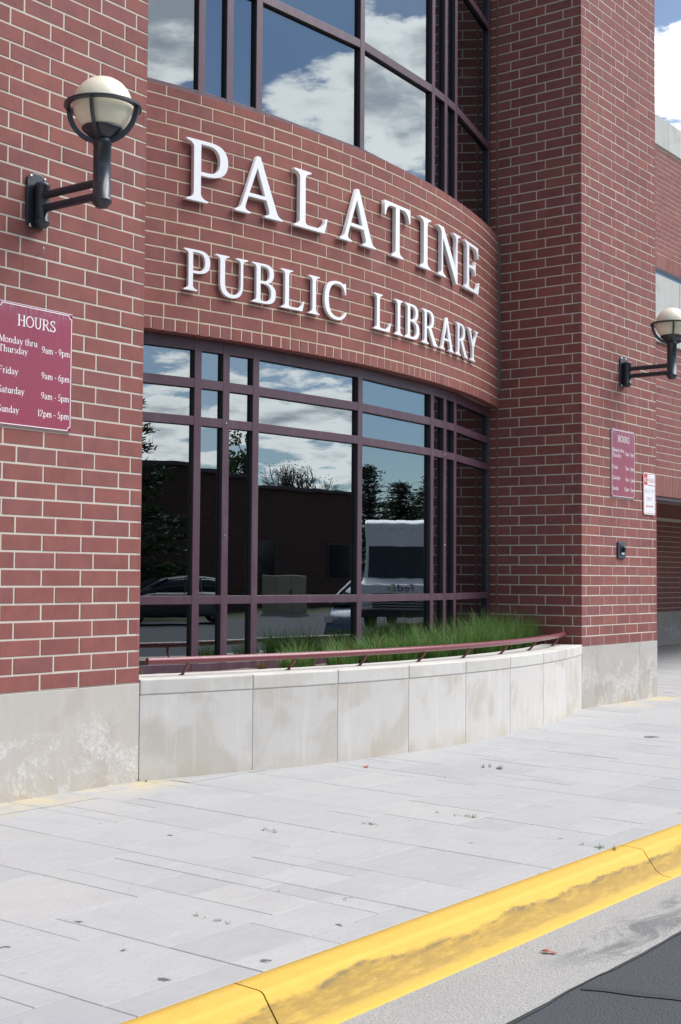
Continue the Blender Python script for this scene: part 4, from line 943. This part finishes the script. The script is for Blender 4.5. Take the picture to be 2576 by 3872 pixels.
bevel(obj('body', MB().box(-.75, .75, -.4, .4, .1, 1.55).mesh(), M['beige'], ub), .02, 2); obj('base', MB().box(-.8, .8, -.45, .45, 0, .1).mesh(), M['coping'], ub); obj('door', MB().box(-.70, -.01, .40, .43, .2, 1.48).mesh(), M['beige'], ub); obj('door', MB().box(.01, .70, .40, .43, .2, 1.48).mesh(), M['beige'], ub); obj('handle', MB().box(-.06, -.03, .43, .46, .8, 1.0).mesh(), M['black'], ub)
# trees
M['bark'] = simple('bark', (.075, .058, .045), .95, 0, .35, 20, .6)
M['needles'] = grass_mat('needles', (.010, .022, .010), (.028, .055, .022), (.05, .05, .02)); M['leaves'] = grass_mat('leaves', (.02, .05, .012), (.05, .10, .025), (.08, .09, .02))
def conifer(x, y, h, r, seed, label, gap=.0, name='pine_tree', dens=7):
    rng = random.Random(seed); t = empty(name, (x, y, GZ), label=label, cat='tree')
    tr = MB(); tr.cyl((0, 0, 0), (0, 0, h*.97), r*.075, .02, 10); cr = MB()
    z = h*.12; 
    while z < h*.985:
        q = (z/h-.1)/.9; rad = r*(1-q)**.8*(.85+.3*rng.random()); nb = rng.randint(5, 7); a0 = rng.random()*6.28
        for b in range(nb):
            if rng.random() < gap: continue
            a = a0 + b*6.283/nb + rng.gauss(0, .15); L_ = rad*rng.uniform(.7, 1.12); d = Vector((math.cos(a), math.sin(a), 0)); tip = d*L_ + Vector((0, 0, z - L_*.12 + .25*rng.random()*L_))
            tr.cyl((0, 0, z), tip, .03+.02*(1-q), .008, 5, caps=False)
            steps = max(4, int(L_*9))
            for s in range(steps):
                u = (s+.6)/steps; c = Vector((0, 0, z)).lerp(tip, u); sp_ = .10 + .30*(1-abs(u-.55))
                for _ in range(dens):
                    o_ = c + Vector((rng.gauss(0, sp_*.6), rng.gauss(0, sp_*.6), rng.gauss(0, .09)))
                    dd = (d*rng.uniform(.2, 1)+Vector((rng.gauss(0, .5), rng.gauss(0, .5), rng.uniform(-.1, .6)))).normalized()*rng.uniform(.14, .26); sd_ = dd.cross(Vector((rng.gauss(0, 1), rng.gauss(0, 1), rng.gauss(0, 1)))).normalized()*.035
                    cr.add([o_-sd_, o_+sd_, o_+dd+sd_*.3, o_+dd-sd_*.3], [(0, 1, 2, 3)])
        z += h*.03*(1.3-.6*q) + .12
    obj('trunk', tr.mesh(), M['bark'], t); obj('crown', cr.mesh(), M['needles'], t)
conifer(7.4, -36.5, 11.0, 5.4, 1, 'broad dark pine mirrored in the leftmost lower pane', .12, dens=18)
conifer(52.0, -24.6, 6.9, 2.2, 2, 'slim pointed spruce mirrored above the delivery van', 0, 'spruce_tree')
conifer(56.5, -25.0, 6.5, 3.2, 3, 'fuller spruce mirrored right of the slim spruce', 0, 'spruce_tree'); conifer(60.2, -25.0, 7.1, 3.6, 4, 'dark spruce mirrored at the right edge of the van pane', 0, 'spruce_tree')
def branchy(x, y, h, seed, label, leafy=False):
    rng = random.Random(seed); t = empty('bare_tree' if not leafy else 'leafy_tree', (x, y, GZ), label=label, cat='tree'); tr = MB(); lf = MB()
    def grow(p, d, L_, r, lv):
        q = p + d*L_; tr.cyl(p, q, r, r*.68, 6 if lv < 3 else 4, caps=False)
        if lv >= 5:
            for _ in range(9 if leafy else 1):
                o_ = q + Vector((rng.gauss(0, .25), rng.gauss(0, .25), rng.gauss(0, .25))); a = Vector((rng.gauss(0, 1), rng.gauss(0, 1), rng.gauss(0, 1))).normalized()*(.10 if leafy else .05); b = a.orthogonal()*.7
                lf.add([o_-a, o_-b, o_+a, o_+b], [(0, 1, 2, 3)])
            return
        for _ in range(3 if lv else 5):
            n = (d + Vector((rng.gauss(0, .42), rng.gauss(0, .42), rng.gauss(.12, .25)))).normalized(); grow(q, n, L_*rng.uniform(.58, .82), r*.62, lv+1)
    grow(Vector((0, 0, 0)), Vector((0, 0, 1)), h*.30, h*.017, 0)
    obj('trunk', tr.mesh(), M['bark'], t); obj('crown', lf.mesh(), M['leaves'], t)
branchy(65.0, -63, 11.5, 5, 'thin leafless tree mirrored above the flat roof'); branchy(40.2, -62, 11.0, 9, 'leafy tree mirrored above the roof in the narrow pane', True)
# cars
M['tyre'] = simple('tyre_rubber', (.018, .018, .02), .8); M['rim'] = simple('wheel_rim', (.45, .46, .48), .3, .9); M['cglass'] = simple('car_glass', (.015, .018, .022), .06)
M['red_lens'] = simple('tail_lens', (.30, .02, .02), .2); M['clear_lens'] = simple('head_lens', (.6, .62, .65), .12)
def paint(n, c): return metal(n, c, .30, .35, .05)
def wheel(parent, x, y, z, r, w, side):
    wh_ = empty('wheel', (x, y, z)); wh_.parent = parent
    t = MB().lathe([(r*.66, -w/2), (r*.93, -w/2), (r, -w*.35), (r, w*.35), (r*.93, w/2), (r*.66, w/2)], n=28, close=True); o = obj('tyre', t.mesh(), M['tyre'], wh_, None, (R_(90), 0, 0))
    rm = MB().lathe([(r*.67, -.02), (r*.60, -.05), (.05, -.03), (0, -.03)], n=28)
    for k in range(5):
        a = k*6.283/5; rm.box(.04, r*.62, -.03, .03, -.075, -.035, M=Matrix.Rotation(a, 4, 'Z'))
    obj('rim', rm.mesh('r', True), M['rim'], wh_, (0, w*.38*side, 0), (R_(90) if side < 0 else R_(-90), 0, 0))
def car(x, y, rz, col, label, prof, cab, L_=4.6):
    c = empty('parked_car', (x, y, ZR), (0, 0, rz), label=label, cat='car', group='parked cars mirrored in the glazing'); pm = paint('car_paint', col)
    def loft(secs):
        mb = MB(); n = len(secs[0]); vs = [p for s in secs for p in s]
        fs = [(i*n+k, (i+1)*n+k, (i+1)*n+(k+1) % n, i*n+(k+1) % n) for i in range(len(secs)-1) for k in range(n)] + [tuple(range(n)), tuple(reversed(range((len(secs)-1)*n, len(secs)*n)))]
        return mb.add(vs, fs, True)
    secs = []
    for px, zt, hw in prof:
        z0 = .24 if abs(px) < L_/2-.15 else .34
        secs.append([(px, -hw+.05, z0), (px, -hw, z0+.12), (px, -hw, zt-.16), (px, -hw+.10, zt), (px, hw-.10, zt), (px, hw, zt-.16), (px, hw, z0+.12), (px, hw-.05, z0)])
    b = obj('body', loft(secs).mesh('b', True), pm, c)
    secs = []
    for px, z0, zt, hb, ht in cab: secs.append([(px, -hb, z0), (px, -ht, zt), (px, ht, zt), (px, hb, z0)])
    obj('windows', loft(secs).mesh('w', True), M['cglass'], c)
    rf = [s for s in cab if s[2]-s[1] > .34]
    mb = MB(); vs = []
    for px, z0, zt, hb, ht in rf: vs += [(px, -ht-.015, zt-.02), (px, -ht*.7, zt+.022), (px, ht*.7, zt+.022), (px, ht+.015, zt-.02)]
    mb.add(vs, [(i*4+k, (i+1)*4+k, (i+1)*4+k+1, i*4+k+1) for i in range(len(rf)-1) for k in range(3)], True); obj('roof', mb.mesh('r', True), pm, c)
    for a, bb in zip(cab[:-1], cab[1:]):
        if abs((a[2]-a[1])-(bb[2]-bb[1])) > .2:
            for sd_ in (-1, 1): obj('pillar', MB().tube([(a[0], sd_*(a[4]+.01 if a[2]-a[1] > .3 else a[3]), a[2]), (bb[0], sd_*(bb[4]+.01 if bb[2]-bb[1] > .3 else bb[3]), bb[2])], .03, 6).mesh(), pm, c)
    for sd_ in (-1, 1):
        obj('pillar', MB().tube([(-.1, sd_*.80, .93), (-.15, sd_*.62, 1.42)], .025, 6).mesh(), pm, c)
        obj('mirror', MB().box(.72, .86, sd_*.90-.08, sd_*.90+.08, .93, 1.06).mesh(), pm, c)
        obj('headlight', MB().box(L_/2-.30, L_/2-.06, sd_*.62-.16, sd_*.62+.16, .60, .72).mesh(), M['clear_lens'], c); obj('taillight', MB().box(-L_/2+.02, -L_/2+.16, sd_*.66-.14, sd_*.66+.14, .72, .86).mesh(), M['red_lens'], c)
        for px in (-L_*.295, L_*.30): wheel(c, px, sd_*.80, .32, .32, .21, sd_)
    return c
sedan = [(-2.3, .72, .70), (-2.18, .96, .80), (-1.5, 1.0, .88), (-.6, .97, .90), (.7, .95, .90), (1.5, .86, .88), (2.12, .74, .80), (2.3, .58, .66)]
scab = [(-1.95, .97, 1.00, .70, .64), (-1.15, .95, 1.36, .78, .60), (-.3, .93, 1.44, .80, .62), (.35, .93, 1.40, .80, .60), (1.20, .92, .96, .78, .66)]
car(9.4, -29.6, R_(180), (.03, .032, .036), 'dark sedan mirrored in the leftmost lower pane', sedan, scab); car(15.6, -29.3, R_(180), (.10, .11, .12), 'grey sedan mirrored behind the second mullion', sedan, scab); car(4.4, -31.8, R_(180), (.05, .05, .055), 'sedan parked behind the dark sedan, mirrored low at left', sedan, scab)
hatch = [(-2.1, .80, .72), (-2.0, 1.0, .84), (-1.0, 1.0, .90), (.6, .98, .90), (1.4, .90, .86), (2.0, .76, .76), (2.15, .60, .62)]
hcab = [(-1.98, 1.0, 1.08, .76, .70), (-1.6, .98, 1.46, .80, .62), (-.4, .95, 1.52, .82, .64), (.3, .95, 1.46, .82, .62), (1.45, .93, .97, .80, .66)]
car(15.5, -10.5, R_(150), (.05, .085, .13), 'dark blue hatchback mirrored low behind the grass', hatch, hcab, 4.3)
# delivery van
van = empty('delivery_van', (27.4, -10.9, ZR), (0, 0, math.atan2(.30, -.954)), label='white delivery van mirrored in the window right of centre', cat='van')
M['van_white'] = paint('van_paint', (.78, .78, .79)); M['purple'] = simple('print_purple', (.075, .02, .16), .4); M['green_print'] = simple('print_green', (.03, .35, .05), .4)
def vp(name, mb, mat, bw=.03, parent=van):
    o = obj(name, mb.mesh(name, True), mat, parent)
    if bw: bevel(o, bw, 2)
    return o
sideprof = [(-6.2, .45), (0, .45), (.02, 1.28), (-.42, 1.42), (-.62, 2.42), (-.60, 3.02), (-.80, 3.12), (-6.2, 3.12)]
vp('body', MB().prism(sideprof, -1.12, 1.12), M['van_white'], .05)
ws = MB(); ws.add([(-.432, -1.0, 1.46), (-.432, 1.0, 1.46), (-.607, 1.0, 2.36), (-.607, -1.0, 2.36)], [(0, 1, 2, 3)]); o = vp('windscreen', ws, M['cglass'], 0); o.location = (.025, 0, .005)
vp('grille', MB().box(.0, .055, -.80, .80, .62, 1.02), M['black'], .01)
for i in range(5): vp('grille_bar', MB().box(.056, .075, -.78, .78, .66+i*.075, .68+i*.075), M['rim'], 0)
vp('bumper', MB().box(-.05, .20, -1.10, 1.10, .36, .58), M['black'], .03)
for sd_ in (-1, 1):
    vp('headlight', MB().box(.0, .065, sd_*.95-.11, sd_*.95+.11, .70, .98), M['clear_lens'], .02); vp('mirror', MB().box(-.35, -.20, sd_*1.32-.10, sd_*1.32+.10, 1.55, 1.98), M['black'], .03); vp('mirror_arm', MB().tube([(-.45, sd_*1.10, 1.6), (-.28, sd_*1.30, 1.62)], .02, 6), M['black'], 0)
    for px in (-.95, -4.7): wheel(van, px, sd_*.98, .40, .40, .26, sd_)
    vp('wiper', MB().tube([(-.39, sd_*.35, 1.47), (-.50, sd_*.35+.45, 1.95)], .012, 5), M['black'], 0)
for i in range(5): vp('marker_light', MB().box(-.61, -.57, -.62+i*.31-.05, -.62+i*.31+.05, 2.86, 2.90), M['clear_lens'], .005)
def van_text(txt, size, y, z, mat):
    me = font_mesh(txt, size, .1, 1.1); o = obj('lettering', me, mat, van, (.036, y, z), (R_(90), 0, R_(90))); return o
van_text('Fed', .30, -.20, 1.09, M['purple']); van_text('Ex', .30, .22, 1.09, M['green_print'])
